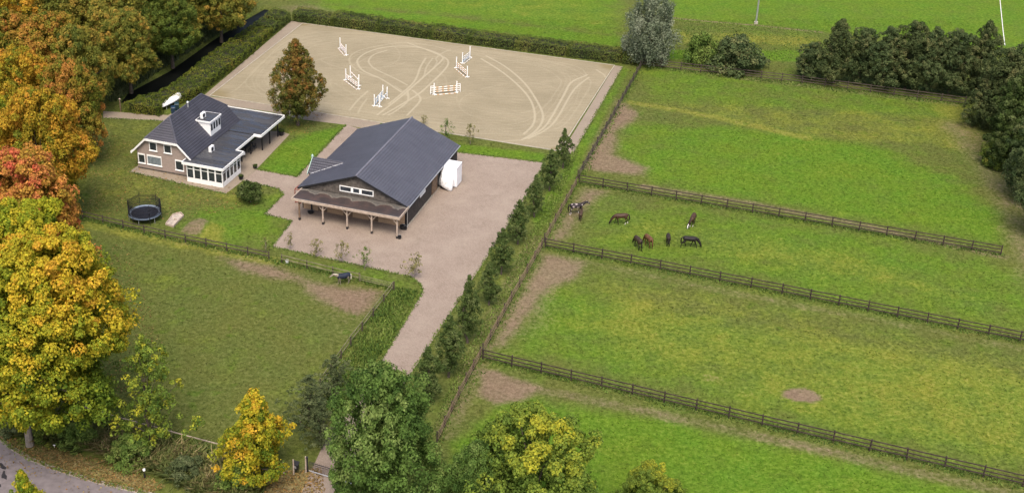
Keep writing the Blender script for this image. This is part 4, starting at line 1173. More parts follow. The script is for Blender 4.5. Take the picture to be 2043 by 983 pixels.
bt = thing('covered_boat', 'long white covered boat propped up behind the wheelie bins', 'boat', (*((a_ + b_) / 2), 0), math.atan2(*(b_ - a_)[::-1]))
Lb = 3.9
hv, hf = [], []
for i in range(13):
    t_ = i / 12; x = -Lb / 2 + Lb * t_
    wd = .72 * (0.12 + .88 * math.sin(math.pi * min(1, .12 + t_ * .62)) ** .7)
    ht = .30 + .42 * t_ ** .7
    for j in range(9):
        a = math.pi * j / 8
        hv.append((x, wd * math.cos(a), (.62 + .28 * t_) + ht * .9 * math.sin(a) ** .8))
for i in range(12):
    for j in range(8): hf.append((i * 9 + j, i * 9 + j + 1, (i + 1) * 9 + j + 1, (i + 1) * 9 + j))
    hf.append((i * 9 + 8, i * 9, (i + 1) * 9, (i + 1) * 9 + 8))
hf += [tuple(range(9))[::-1], tuple(range(12 * 9, 13 * 9))]
MB().add(hv, hf).build('hull', M['white'], bt, True)
for x in (-1.2, 1.2):
    for y in (-.4, .4): MB().tube([(x, y * .8, .8), (x, y, 0)], .04, 6).build('leg', M['offwhite'], bt)

# ================================================================== SHOW JUMPS
def stripe_mat(name, c):
    k = NT(name)
    wv = k.n('ShaderNodeTexWave', wave_type='BANDS', bands_direction='X')
    lk(k.t, k.coord(), wv.inputs['Vector'])
    wv.inputs['Scale'].default_value = .36
    wv.inputs['Distortion'].default_value = 0
    k.base(k.mix(k.smooth(wv.outputs['Fac'], .60, .64), (.78, .77, .74), c)); k.rough(.5)
    return k.m
PM = {'orange': stripe_mat('orange_white_pole', (.58, .36, .20)), 'blue': stripe_mat('blue_white_pole', (.24, .36, .46)), 'pink': stripe_mat('pale_red_pole', (.60, .48, .44)), 'grey': stripe_mat('grey_white_pole', (.30, .34, .36))}
def jump(rows, label, col, hs=(.35, .65, .95), top=1.75, wing=False, filler=None):
    """rows: list of (left px, right px) for each row of standards"""
    pts = [G2(*q) for r in rows for q in r]
    c = np.mean(pts, axis=0)
    t = thing('show_jump', label, 'jump', (*c, .045), 0, 'show jumps on the arena sand')
    for ri, (l, r) in enumerate(rows):
        a, b = G2(*l) - c, G2(*r) - c
        d = b - a; L = np.linalg.norm(d); ang = math.atan2(d[1], d[0])
        for k, (p, sg) in enumerate(((a, -1), (b, 1))):
            m = MB().box(-.06, .06, -.06, .06, 0.03, top)
            so_ = m.build('standard', M['white'], t, loc=(*p, 0), rz=ang)
            MB().box(-.32, .32, -.05, .05, 0, .07).box(-.05, .05, -.38, .38, 0, .07).build('foot', M['white'], so_)
            MB().box(-.075, .075, -.075, .075, top, top + .05).build('cap', M['white'], so_)
            if wing:
                o2 = sg * .55
                MB().box(o2 - .04, o2 + .04, -.04, .04, 0.05, top * .78).build('wing_post', M['white'], so_)
                for q in (.3, .65, 1.0, 1.3): MB().box(min(0, o2), max(0, o2), -.02, .02, q, q + .09).build('wing_slat', M['white'], so_)
            for h in hs[:(3 if ri == 0 else 1)]:
                MB().box(-.03 - .08 * sg, .03 - .08 * sg, -.05, .05, h - .08, h - .05).build('cup', M['black_metal'], so_)
        for h in (hs if ri == 0 else hs[-1:]):
            MB().tube([(0, 0, 0), (L - .1, 0, random.uniform(-.03, .03))], .055, 8).build('pole', PM[col], t, loc=(*(a + d / L * .05), h), rz=ang)
        if ri == 0:
            gpole = np.array([d[1], -d[0]]) / L * .35
            MB().tube([(0, 0, 0), (L - .3, 0, 0)], .055, 8).build('ground_pole', PM[col], t, loc=(*(a + gpole + d / L * .1), .055), rz=ang)
            if filler:
                MB().box(.25, L - .25, -.04, .04, .05, .42).build('filler', PM[filler], t, loc=(*a, 0), rz=ang)
jump([((678.5, 97), (690.5, 111))], 'white jump farthest left near the back hedge', 'pink', filler='pink')
jump([((690, 160), (715, 178.5)), ((699, 154), (716, 172))], 'pale pink poled double jump left of centre', 'pink')
jump([((747, 212), (764, 193)), ((757.5, 213.5), (772.5, 197))], 'blue and white jump nearest the stable', 'blue', filler='blue')
jump([((866, 189), (911, 185))], 'orange and white jump with slatted wings at the front right', 'orange', wing=True, hs=(.4, .75, 1.1))
jump([((910.5, 136), (932, 154.5))], 'orange and white jump below the grey one at the back right', 'orange')
jump([((922.5, 127), (937.5, 115))], 'grey and white jump farthest back on the right', 'grey', filler='blue')

# ================================================================== HORSES
def coat(name, c, sock=None, patch=None, pscale=3.0, thr=.5, leg_dark=None):
    k = NT(name)
    co = k.coord()
    n = k.noise(4.0, 4, .6, co)
    col = k.ramp(n, [(.3, tuple(x * .75 for x in c)), (.7, tuple(min(1, x * 1.2) for x in c))])
    if patch:
        col = k.mix(k.smooth(k.noise(pscale, 3, .5, co), thr - .03, thr + .03), col, patch)
    sx = k.n('ShaderNodeSeparateXYZ'); lk(k.t, co, sx.inputs[0])
    if leg_dark:
        col = k.mix(k.math('SUBTRACT', 1.0, k.smooth(sx.outputs[2], .5, .85)), col, leg_dark)
    if sock:
        lim = k.math('MULTIPLY', k.math('SUBTRACT', 1.0, k.smooth(sx.outputs[2], .26, .32)), k.smooth(sx.outputs[0], *(sock[1])))
        col = k.mix(lim, col, sock[0])
    k.base(col); k.rough(.55)
    return k.m
def horse(px, deg, label, mat, mane, pose='graze', sc=.95, stride=.12, blanket=None, face=None, name='horse', cat='horse', lean=0.0):
    t = thing(name, label, cat, G(*px), rad(deg))
    t.scale = (sc,) * 3
    mb = MB()
    def limb(pts):
        mb.tube([p[:3] for p in pts], [p[3] for p in pts], 10)
    if pose == 'graze': nk = [(.55, 0, 1.22, .25), (.8, lean * .3, 1.12, .2), (1.02, lean * .7, .86, .155), (1.2, lean, .60, .12)]; hd = [(1.17, lean, .66, .13), (1.3, lean * 1.1, .40, .125), (1.4, lean * 1.15, .2, .085), (1.43, lean * 1.2, .1, .07)]
    elif pose == 'level': nk = [(.55, 0, 1.25, .25), (.85, lean * .3, 1.36, .19), (1.1, lean * .7, 1.48, .15), (1.3, lean, 1.55, .115)]; hd = [(1.27, lean, 1.58, .12), (1.5, lean * 1.15, 1.44, .125), (1.7, lean * 1.3, 1.28, .08), (1.76, lean * 1.35, 1.23, .07)]
    else: nk = [(.55, 0, 1.28, .25), (.8, lean * .3, 1.5, .2), (.98, lean * .7, 1.72, .16), (1.1, lean, 1.9, .12)]; hd = [(1.07, lean, 1.93, .12), (1.3, lean * 1.2, 1.76, .125), (1.47, lean * 1.4, 1.58, .085), (1.52, lean * 1.45, 1.52, .07)]
    limb([(-.85, 0, 1.22, .16), (-.7, 0, 1.24, .27), (-.4, 0, 1.22, .31), (0, 0, 1.16, .32), (.35, 0, 1.17, .31), (.6, 0, 1.18, .27), (.74, 0, 1.18, .17)])
    limb(nk); limb(hd)
    for sy in (-1, 1):
        st = stride * sy
        limb([(-.6, .13 * sy, 1.15, .2), (-.56 + st * .3, .17 * sy, .9, .155), (-.66 + st * .6, .17 * sy, .72, .1), (-.78 + st * .9, .16 * sy, .55, .068), (-.74 + st * 1.2, .16 * sy, .3, .05), (-.72 + st * 1.3, .16 * sy, .12, .05), (-.68 + st * 1.3, .16 * sy, 0.005, .065)])
        st = -stride * sy
        limb([(.5, .12 * sy, 1.1, .19), (.5 + st * .3, .16 * sy, .86, .115), (.51 + st * .7, .16 * sy, .66, .082), (.52 + st, .16 * sy, .46, .062), (.51 + st * 1.3, .16 * sy, .25, .045), (.5 + st * 1.4, .16 * sy, .12, .048), (.54 + st * 1.45, .16 * sy, 0.005, .062)])
        e = nk[-1]
        limb([(e[0] - .02, e[1] + .06 * sy, e[2] + .08, .035), (e[0] - .05, e[1] + .09 * sy, e[2] + .2, .012)])
    body = mb.build('body', mat, t, True)
    rm = body.modifiers.new('remesh', 'REMESH'); rm.mode = 'VOXEL'; rm.voxel_size = .035; rm.use_smooth_shade = True
    sm = body.modifiers.new('smooth', 'SMOOTH'); sm.iterations = 4; sm.factor = .5
    MB().tube([(-.84, 0, 1.38), (-1.0, 0, 1.25), (-1.05, 0, .95), (-1.02, 0, .6), (-1.0, 0, .5)], [.05, .07, .09, .07, .02], 8).build('tail', mane, t, True)
    mp_ = []
    m2 = MB()
    for a in (0.15, .45, .75, 1.0):
        q = a * 3; i = min(2, int(q)); f = q - i
        p = [nk[i][j] * (1 - f) + nk[i + 1][j] * f for j in range(4)]
        dx, dz = nk[i + 1][0] - nk[i][0], nk[i + 1][2] - nk[i][2]
        l = math.hypot(dx, dz)
        mp_.append((p[0] - dz / l * -0 - dz / l * p[3] * .95 * (1 if dz > 0 else -1) * (1 if dz > 0 else -1), p[1], p[2] + dx / l * p[3] * .95))
    m2.tube(mp_, [.03, .06, .06, .04], 7)
    m2.build('mane', mane, t, True)
    if face:
        MB().tube([(hd[0][0] + .1, hd[0][1], hd[0][2] + .06), (hd[1][0] + .09, hd[1][1], hd[1][2] + .06), (hd[2][0] + .065, hd[2][1], hd[2][2] + .05), (hd[3][0] + .03, hd[3][1], hd[3][2] + .02)], [.04, .07, .06, .05], 7).build('blaze', face, t, True)
    if blanket:
        bb = MB()
        bv, bf = [], []
        xs = [(-.92, .2, 1.24), (-.72, .31, 1.25), (-.4, .35, 1.22), (0, .36, 1.17), (.35, .35, 1.19), (.6, .3, 1.22), (.8, .2, 1.2)]
        for x, r_, zc in xs:
            for j in range(11):
                a = math.pi * (-.28 + 1.56 * j / 10)
                low = max(0, -math.sin(a))
                bv.append((x, r_ * math.cos(a) * (1 - .1 * low), zc + r_ * math.sin(a) - .1 * low))
        for i in range(len(xs) - 1):
            for j in range(10): bf.append((i * 11 + j, (i + 1) * 11 + j, (i + 1) * 11 + j + 1, i * 11 + j + 1))
        bo = bb.add(bv, bf).build('blanket', blanket, t, True)
        so2 = bo.modifiers.new('thick', 'SOLIDIFY'); so2.thickness = .03; so2.offset = 1
    return t
BAY = coat('bay_coat', (.050, .026, .015), ((.62, .58, .52), (-.6, -.5) if False else (-.45, -.55)), leg_dark=(.02, .014, .012))
BAY2 = coat('brown_coat', (.055, .030, .017), ((.6, .56, .5), (.3, .4)), leg_dark=(.03, .02, .016))
CHES = coat('chestnut_coat', (.105, .048, .022))
DARK = coat('dark_bay_coat', (.026, .017, .012), leg_dark=(.016, .012, .011))
DARK2 = coat('dark_brown_coat', (.040, .025, .016), leg_dark=(.016, .012, .011))
BLK = coat('black_coat', (.014, .011, .011))
SPOT = coat('spotted_coat', (.018, .014, .015), ((.55, .5, .48), (-3, -2)), (.40, .33, .32), 3.2, .56)
FOAL = coat('foal_coat', (.060, .036, .022))
PONY = coat('pony_coat', (.21, .18, .14))
MB_, MW = plain('dark_hair', (.014, .011, .010), .7, .3, 6), plain('pale_hair', (.55, .5, .4), .7, .2, 6)
MC = plain('chestnut_hair', (.12, .055, .025), .7, .3, 6)
BLUE = plain('navy_blanket', (.014, .020, .036), .7, .35, 3.0, bump=.3)
horse((1149, 427), 12, 'black and white spotted horse standing by the fence corner', SPOT, MB_, 'level', 1.0, .10)
horse((1158, 438), 75, 'brown young horse standing in front of the spotted horse', FOAL, MB_, 'level', .72, .05)
horse((1238, 447), 180, 'bay horse with white hind socks grazing towards the left', BAY, MB_, 'graze', .98, .14)
horse((1381, 449), 245, 'brown horse with white face turned towards the camera', BAY2, MB_, 'graze', .95, .08, face=M['offwhite'], lean=-.25)
horse((1272, 495), 104, 'dark brown horse seen from behind, left of the grazing trio', DARK2, MB_, 'graze', .98, .06)
horse((1293, 491), 106, 'reddish chestnut horse seen from behind', CHES, MC, 'graze', .95, .07)
horse((1332, 487), 82, 'small black horse seen from behind beside the chestnut', DARK, MB_, 'graze', .86, .05)
horse((1375, 493), -4, 'black horse striding and grazing towards the right', BLK, MB_, 'graze', .98, .24)
horse((685, 566), 196, 'pale pony in a dark blue rug by the left paddock fence', PONY, MW, 'level', .88, .08, blanket=BLUE, name='pony', cat='pony')

# ================================================================== VEGETATION
def leaves(P, N, size, rng, asp=.75, fold=.25):
    """one folded leaf-clump face per point: P positions, N facing directions"""
    k = len(P)
    N = N / np.maximum(np.linalg.norm(N, axis=1, keepdims=True), 1e-6)
    r = rng.normal(0, 1, (k, 3))
    T = np.cross(N, r); T /= np.maximum(np.linalg.norm(T, axis=1, keepdims=True), 1e-6)
    B = np.cross(N, T)
    s = size[:, None] if hasattr(size, '__len__') else size
    v0 = P - T * s * .5; v2 = P + T * s * .55
    v1 = P + B * s * asp * .5 + N * s * fold * .5; v3 = P - B * s * asp * .5 + N * s * fold * .5
    V = np.stack([v0, v1, v2, v3], 1).reshape(-1, 3)
    F = np.arange(k * 4).reshape(-1, 4)
    return V, F
def dirs(rng, k):
    d = rng.normal(0, 1, (k, 3)); return d / np.linalg.norm(d, axis=1, keepdims=True)
def prof_round(t): return np.sqrt(np.clip(1 - (2 * t - 1) ** 2, 0, 1))
def prof_dome(t): return np.clip(np.where(t < .3, .5 + .5 * np.sin(t / .3 * math.pi / 2), np.sqrt(np.clip(1 - ((t - .3) / .7) ** 2, 0, 1))), .05, 1)
def prof_cone(t): return np.clip(np.where(t < .18, .6 + .4 * (t / .18), 1 - .97 * ((t - .18) / .82) ** 1.15), .04, 1)
def prof_oval(t): return np.clip(np.where(t < .3, .62 + .38 * np.sin(t / .3 * math.pi / 2), (1 - ((t - .3) / .7) ** 1.7)), .05, 1)
def prof_egg(t): return np.clip(np.where(t < .32, .62 + .38 * np.sin(t / .32 * math.pi / 2), (1 - ((t - .32) / .68) ** 1.45)), .05, 1)
def prof_bush(t): return np.clip(np.sqrt(np.clip(1 - t ** 2, 0, 1)), .1, 1)
def crown_mesh(name, seed, prof, rx, h, nclump, nleaf, leaf, rc=(.8, 1.4), fill=.25, droop=0.0, lumps=.22, upbias=.55, flat=1.0, top_tint=0.0, grad=0.0):
    """leafy crown from z=0 to z=h; clumps spread over the profile, some inside"""
    rng = np.random.default_rng(seed)
    ph = rng.uniform(0, 6.28, 6); kk = rng.integers(1, 5, 6)
    t = rng.beta(1.15, 1.15, nclump * 2) if flat == 1.0 else rng.uniform(0, 1, nclump * 2)
    pr = prof(t)
    keep = rng.uniform(0, 1, nclump * 2) < (pr * .75 + .25)
    t, pr = np.minimum(t[keep][:nclump], .95), pr[keep][:nclump]
    n = len(t)
    a = rng.uniform(0, 2 * math.pi, n)
    lump_ = 1 + lumps * sum(np.sin(kk[i] * a + ph[i] + 5 * t * (1 + i % 3)) for i in range(6)) / 2.4
    rf = np.where(rng.uniform(0, 1, n) < fill, rng.uniform(.15, .7, n), rng.uniform(.78, 1.0, n))
    rcl = rng.uniform(rc[0], rc[1], n) * (.75 + .25 * pr)
    rr = np.maximum(pr * rx * rf * lump_ - rcl * .35, 0)
    cen = np.column_stack([rr * np.cos(a), rr * np.sin(a), np.clip(t * h, rcl * .6, h - rcl * .55)])
    tint_c = np.clip(rng.normal(.5, .2, n) + .22 * np.sin(a * 2 + ph[0]) * np.sin(t * 5 + ph[1]), 0, 1)
    if grad: tint_c = np.clip(tint_c * .8 + grad * (t - .38), 0, 1)
    if top_tint: tint_c = np.clip(tint_c * .55 + top_tint * np.clip((t - .55) * 2.2, 0, 1) * (np.cos(a - 5.5) * .35 + .65), 0, 1)
    idx = np.repeat(np.arange(n), nleaf)
    d = dirs(rng, len(idx))
    d[:, 2] = np.where(rng.uniform(0, 1, len(idx)) < upbias, np.abs(d[:, 2]), d[:, 2])
    rad_ = rcl[idx] * rng.uniform(.35, 1.0, len(idx)) ** .45 * np.where(rng.uniform(0, 1, len(idx)) < .14, rng.uniform(1.0, 1.5, len(idx)), 1.0)
    sq = np.array([1, 1, .82])
    P = cen[idx] + d * rad_[:, None] * sq
    if droop: P[:, 2] -= droop * np.abs(rng.normal(0, 1, len(P)))
    P[:, 2] = np.clip(P[:, 2], .02, None)
    N = d * .8 + np.array([0, 0, .55]) + rng.normal(0, .45, (len(P), 3))
    sz = leaf * rng.uniform(.6, 1.35, len(P))
    V, Fq = leaves(P, N, sz, rng)
    tint = np.clip(tint_c[idx] + rng.normal(0, .09, len(idx)), 0, 1)
    lf = rng.uniform(0, 1, len(idx))
    return np_mesh(name, V, Fq, None, {'tint': np.repeat(tint, 4), 'leaf': np.repeat(lf, 4)}), cen
def trunk_mesh(name, seed, h_trunk, cen, r, zoff, nlimb=9, mat=None):
    rng = np.random.default_rng(seed)
    mb = MB()
    top = zoff + cen[:, 2].max() * .7
    wig = rng.normal(0, .12, 4)
    axis_ = [(0, 0, -.1), (wig[0] * .3, wig[1] * .3, h_trunk * .5), (wig[0], wig[1], h_trunk), (wig[0] + wig[2], wig[1] + wig[3], (h_trunk + top) / 2), (wig[0], wig[1], top)]
    mb.tube(axis_, [r * 1.3, r, r * .85, r * .5, r * .15], 9)
    sel = rng.choice(len(cen), min(nlimb, len(cen)), replace=False)
    for i in sel:
        c = cen[i] + np.array([0, 0, zoff])
        z0 = h_trunk * .9 + (c[2] - h_trunk) * .35 if c[2] > h_trunk else h_trunk * .85
        s = np.array([wig[0], wig[1], max(z0, h_trunk * .6)])
        mid = s * .5 + c * .5 + np.array([0, 0, .12 * np.linalg.norm(c - s)])
        mb.tube([s, mid, c], [r * .42, r * .26, r * .08], 6)
    return mb.mesh(name, mat or M['bark'])
def stops(*c): return [(i / (len(c) - 1), x) for i, x in enumerate(c)]
PAL = {
 'yellow': leaf_mat('yellow_leaves', [(0, (.085, .140, .016)), (.32, (.20, .240, .020)), (.58, (.40, .35, .026)), (.80, (.52, .38, .030)), (1, (.55, .32, .036))]),
 'lime': leaf_mat('lime_leaves', [(0, (.080, .145, .016)), (.40, (.185, .250, .020)), (.70, (.35, .35, .024)), (1, (.50, .38, .030))]),
 'gold': leaf_mat('gold_leaves', [(0, (.13, .16, .018)), (.3, (.29, .24, .022)), (.6, (.46, .285, .028)), (1, (.52, .25, .036))]),
 'pink': leaf_mat('red_orange_leaves', [(0, (.18, .17, .025)), (.28, (.38, .23, .035)), (.52, (.50, .25, .055)), (.78, (.54, .19, .070)), (1, (.52, .11, .060))]),
 'orange': leaf_mat('orange_leaves', [(0, (.085, .125, .018)), (.35, (.20, .195, .026)), (.6, (.34, .215, .034)), (1, (.46, .20, .050))]),
 'olive': leaf_mat('olive_leaves', [(0, (0.081, 0.113, 0.023)), (.4, (0.167, 0.182, 0.032)), (.7, (0.270, 0.236, 0.041)), (1, (0.414, 0.259, 0.051))]),
 'green': leaf_mat('green_leaves', [(0, (0.061, 0.101, 0.020)), (.5, (0.121, 0.165, 0.029)), (.85, (0.154, 0.182, 0.031)), (1, (0.231, 0.204, 0.037))]),
 'mid': leaf_mat('fresh_green_leaves', [(0, (.052, .102, .022)), (.5, (.110, .185, .038)), (1, (.20, .265, .075))]),
 'limegreen': leaf_mat('yellowing_green_leaves', [(0, (.080, .140, .024)), (.45, (.150, .215, .034)), (.72, (.25, .295, .036)), (1, (.42, .40, .038))]),
 'conifer': leaf_mat('dark_green_leaves', [(0, (.030, .052, .013)), (.5, (.064, .096, .024)), (1, (.130, .160, .058))]),
 'darkwood': leaf_mat('deep_green_leaves', [(0, (.042, .068, .026)), (.5, (.088, .122, .046)), (.85, (.130, .156, .060)), (1, (.18, .185, .075))]),
 'drive': leaf_mat('drive_tree_leaves', [(0, (.040, .070, .018)), (.5, (.086, .128, .034)), (1, (.165, .200, .072))]),
 'darkwood2': leaf_mat('dull_green_leaves', [(0, (.040, .062, .022)), (.5, (.085, .112, .040)), (.85, (.130, .150, .056)), (1, (.19, .185, .075))]),
 'willow': leaf_mat('silver_green_leaves', [(0, (0.092, 0.121, 0.071)), (.5, (0.172, 0.207, 0.127)), (1, (0.310, 0.333, 0.230))]),
 'redbrown': leaf_mat('russet_leaves', [(0, (.075, .105, .022)), (.40, (.150, .140, .030)), (.68, (.25, .150, .036)), (1, (.34, .125, .045))]),
 'sapling': leaf_mat('thin_pale_leaves', [(0, (.12, .12, .04)), (.5, (.21, .20, .075)), (1, (.33, .30, .13))]),
 'hedge': leaf_mat('hedge_leaves', [(0, (.056, .090, .022)), (.45, (.115, .150, .034)), (.8, (.185, .200, .050)), (1, (.24, .19, .065))]),
 'hedge_y': leaf_mat('bright_hedge_leaves', [(0, (.055, .085, .016)), (.45, (.110, .145, .022)), (.8, (.19, .195, .030)), (1, (.24, .165, .045))]),
 'reed': leaf_mat('reed_leaves', [(0, (.11, .155, .050)), (.45, (.20, .235, .075)), (.75, (.31, .27, .12)), (1, (.42, .34, .18))], .45),
 'weed': leaf_mat('weed_leaves', [(0, (.070, .125, .028)), (.5, (.130, .200, .040)), (1, (.22, .26, .070))], .35),
 'greygreen': leaf_mat('grey_green_leaves', [(0, (.055, .078, .034)), (.5, (.100, .128, .052)), (1, (.165, .19, .09))]),
}
CROWN = {}
def variant(kind, i):
    k = (kind, i)
    if k in CROWN: return CROWN[k]
    sd = hash(kind) % 1000 if False else sum(map(ord, kind)) * 7 + i * 13
    if kind == 'maple': m = crown_mesh('maple_crown', sd, prof_dome, 6.5, 12.0, 640, 95, .27, (.42, .95), .25)
    elif kind == 'mapleL': m = crown_mesh('maple_crown', sd, prof_dome, 7.2, 13.0, 900, 135, .22, (.4, .88), .22, grad=.55)
    elif kind == 'oak': m = crown_mesh('oak_crown', sd, prof_dome, 5.2, 9.0, 640, 110, .20, (.35, .78), .38, lumps=.28)
    elif kind == 'oaky': m = crown_mesh('oak_crown', sd, prof_dome, 5.2, 9.0, 560, 110, .20, (.35, .75), .22, lumps=.32, top_tint=.75)
    elif kind == 'column': m = crown_mesh('column_crown', sd, prof_egg, 1.75, 6.0, 210, 50, .16, (.20, .42), .35, lumps=.32)
    elif kind == 'pyramid': m = crown_mesh('pyramid_crown', sd, prof_egg, 4.2, 10.5, 820, 58, .20, (.28, .60), .45, droop=.10, lumps=.22, grad=.3)
    elif kind == 'ypyr': m = crown_mesh('pyramid_crown', sd, prof_cone, 2.9, 7.0, 330, 60, .19, (.28, .56), .25, lumps=.28)
    elif kind == 'willow': m = crown_mesh('willow_crown', sd, prof_dome, 4.4, 8.5, 340, 80, .22, (.4, .85), .25, droop=.6, upbias=.3)
    elif kind == 'alder': m = crown_mesh('alder_crown', sd, prof_oval if i % 2 else prof_dome, 3.3, 9.0, 460, 65, .21, (.25, .62), .3, lumps=.45)
    elif kind == 'bush': m = crown_mesh('bush_crown', sd, prof_bush, 2.6, 3.2, 120, 80, .22, (.4, .75), .2, lumps=.3, flat=0)
    elif kind == 'sparse': m = crown_mesh('sparse_crown', sd, prof_oval, 2.8, 8.5, 270, 34, .17, (.18, .42), .5, lumps=.5)
    elif kind == 'sapling': m = crown_mesh('sapling_crown', sd, prof_dome, 1.0, 1.5, 34, 16, .11, (.12, .26), .5, lumps=.3)
    elif kind == 'shrub': m = crown_mesh('shrub_crown', sd, prof_dome, 1.25, 1.7, 70, 60, .15, (.22, .42), .2)
    CROWN[k] = m
    return m
DIM = {'maple': (6.5, 12), 'mapleL': (7.2, 13), 'oak': (5.2, 9), 'oaky': (5.2, 9), 'column': (1.75, 6), 'pyramid': (4.2, 10.5), 'ypyr': (2.9, 7), 'willow': (4.4, 8.5), 'alder': (3.3, 9), 'bush': (2.6, 3.2), 'sparse': (2.8, 8.5), 'sapling': (1.0, 1.5), 'shrub': (1.25, 1.7)}
NLIMB = {'sapling': 16, 'sparse': 22}
TRI = [0]
def tree(kind, i, bx, by, ty, rpx, pal, label, clear=.2, group=None, name=None, trunk=.24, cat='tree', bark='bark', dx=0.0):
    """foot at a surveyed ground point; height and spread taken from the photo, clear = bare trunk share"""
    b = G(bx, by)
    H = height_to(bx, by, ty)
    dep = proj((b[0], b[1], H * .6))[2]
    r = rpx / FPX * dep
    me, cen = variant(kind, i)
    R0, H0 = DIM[kind]
    ch = H * (1 - clear)
    rz = random.uniform(0, 6.28)
    t = thing(name or 'tree', label, cat, b, rz, group)
    sx, sz = r / R0, ch / H0
    co = link('crown', me, t, (0, 0, H * clear))
    if len(me.materials) == 0: me.materials.append(PAL[pal])
    co.material_slots[0].link = 'OBJECT'; co.material_slots[0].material = PAL[pal]
    co.scale = (sx, sx * random.uniform(.93, 1.07), sz)
    if dx:
        v = Matrix.Rotation(-rz, 3, 'Z') @ Vector((dx / FPX * dep, 0, 0)); co.location += v
    cen2 = cen * np.array([sx, sx, sz])
    if dx: cen2 = cen2 + np.array([v[0], v[1], 0])
    link('trunk', trunk_mesh('trunk', random.randint(0, 9999), max(H * clear, .15), cen2, trunk * (H / 12) ** .8, H * clear, NLIMB.get(kind, 10), M[bark]), t)
    TRI[0] += len(me.polygons)
    return t

# --- tall autumn trees on the left
tree('mapleL', 0, 60, 888, 470, 178, 'yellow', 'big yellow-green maple with bare trunk beside the road bend', .23, 'roadside autumn trees', dx=60, trunk=.19, bark='bark_pale')
tree('mapleL', 1, 8, 835, 408, 165, 'lime', 'tall lime and yellow maple at the left edge behind the road bend', .24, 'roadside autumn trees', dx=70, trunk=.18)
tree('maple', 0, 78, 610, 302, 118, 'pink', 'pinkish red maple at the left edge', .14, 'roadside autumn trees')
tree('maple', 3, 18, 600, 330, 92, 'orange', 'orange maple partly hidden behind the pinkish red one', .14, 'roadside autumn trees')
tree('maple', 1, 95, 445, 178, 96, 'gold', 'golden orange maple above the pinkish red one', .14, 'roadside autumn trees')
tree('maple', 2, 10, 420, 195, 80, 'yellow', 'yellow maple at the left edge beside the golden one', .14, 'roadside autumn trees')
tree('maple', 0, 150, 330, 120, 72, 'orange', 'orange tinged tree between the golden maple and the ditch', .12, 'roadside autumn trees')
tree('maple', 3, 60, 310, 95, 82, 'gold', 'gold and green tree left of the orange tinged one', .12, 'roadside autumn trees')
# --- wood at the upper left
g_ = 'wood at the upper left'
tree('maple', 2, 168, 228, 50, 60, 'olive', 'olive green tree nearest the left end of the ditch', .1, g_)
tree('maple', 1, 110, 215, 25, 85, 'orange', 'orange and green tree with rusty top at the upper left', .1, g_)
tree('maple', 3, 20, 205, 18, 85, 'orange', 'rusty orange tree at the upper left edge', .1, g_)
tree('maple', 0, 262, 185, 18, 60, 'olive', 'olive tree standing on the ditch bank, second from the ditch end', .2, g_)
tree('maple', 1, 250, 140, -30, 78, 'olive', 'olive tree in the middle of the upper left wood', .1, g_)
tree('maple', 2, 345, 135, -28, 62, 'green', 'green tree leaning over the middle of the ditch', .22, g_)
tree('maple', 3, 330, 95, -80, 80, 'olive', 'olive tree at the top edge above the ditch', .1, g_)
tree('maple', 0, 442, 84, -70, 60, 'olive', 'yellowing olive tree at the far end of the ditch', .2, g_)
tree('maple', 1, 160, 120, -70, 88, 'olive', 'dull green tree at the top edge left of centre of the wood', .1, g_)
tree('maple', 2, 60, 105, -90, 85, 'gold', 'orange-brown tree in the top left corner', .1, g_)
tree('maple', 3, 420, 40, -110, 75, 'green', 'green tree behind the far end of the ditch, cut by the top edge', .1, g_)
tree('maple', 0, 250, 60, -120, 85, 'green', 'green tree at the very top of the upper left wood', .1, g_)
# --- single trees
tree('pyramid', 0, 595, 250, 74, 54, 'redbrown', 'russet pyramid tree beside the house and riding arena', .13, trunk=.2)
tree('willow', 0, 1294, 124, -14, 56, 'willow', 'silvery willow behind the far right corner of the arena', .06, trunk=.3)
tree('oak', 0, 772, 1015, 738, 122, 'mid', 'big fresh green tree hiding the foot of the drive', .10, 'trees at the bottom edge', trunk=.26)
tree('oaky', 1, 1055, 1085, 828, 138, 'limegreen', 'green tree with bright yellow top at the bottom edge', .10, 'trees at the bottom edge', trunk=.26)
tree('oak', 2, 950, 1080, 880, 75, 'mid', 'green tree wedged between the two big trees at the bottom edge', .10, 'trees at the bottom edge')
tree('oaky', 3, 1290, 1060, 935, 62, 'limegreen', 'small yellowing treetop at the bottom edge', .10, 'trees at the bottom edge')
tree('ypyr', 0, 515, 955, 774, 72, 'yellow', 'small golden yellow tree left of the entrance gate', .08, trunk=.16)
tree('sparse', 0, 305, 900, 660, 76, 'limegreen', 'thin open tree with sparse leaves over the reedy ditch', .10, trunk=.13)
tree('ypyr', 1, 64, 1088, 934, 48, 'lime', 'yellow-green treetop in front of the road at the bottom left corner', .06, trunk=.14)
tree('shrub', 0, 500, 403, 364, 26, 'conifer', 'round dark shrub on a short stem near the sunroom', .2, name='shrub', cat='shrub', trunk=.2, bark='bark_pale')
tree('bush', 0, 1468, 138, 76, 52, 'darkwood', 'round dark bush behind the fence at the top', .02, name='bush', cat='bush')
tree('bush', 1, 1398, 126, 66, 34, 'weed', 'loose green bush between willow and dark bush', .02, name='bush', cat='bush')
tree('sparse', 1, 668, 800, 705, 40, 'greygreen', 'loose grey-green shrub on the paddock fence, nearest the drive', .04, 'shrubs on the paddock fence', 'shrub', cat='shrub', trunk=.1)
tree('sparse', 2, 618, 845, 745, 45, 'greygreen', 'loose grey-green shrub at the lower end of the paddock fence', .04, 'shrubs on the paddock fence', 'shrub', cat='shrub', trunk=.1)
tree('sparse', 1, 640, 890, 790, 42, 'greygreen', 'loose dark shrub between golden tree and gate', .04, 'shrubs on the paddock fence', 'shrub', cat='shrub', trunk=.1)
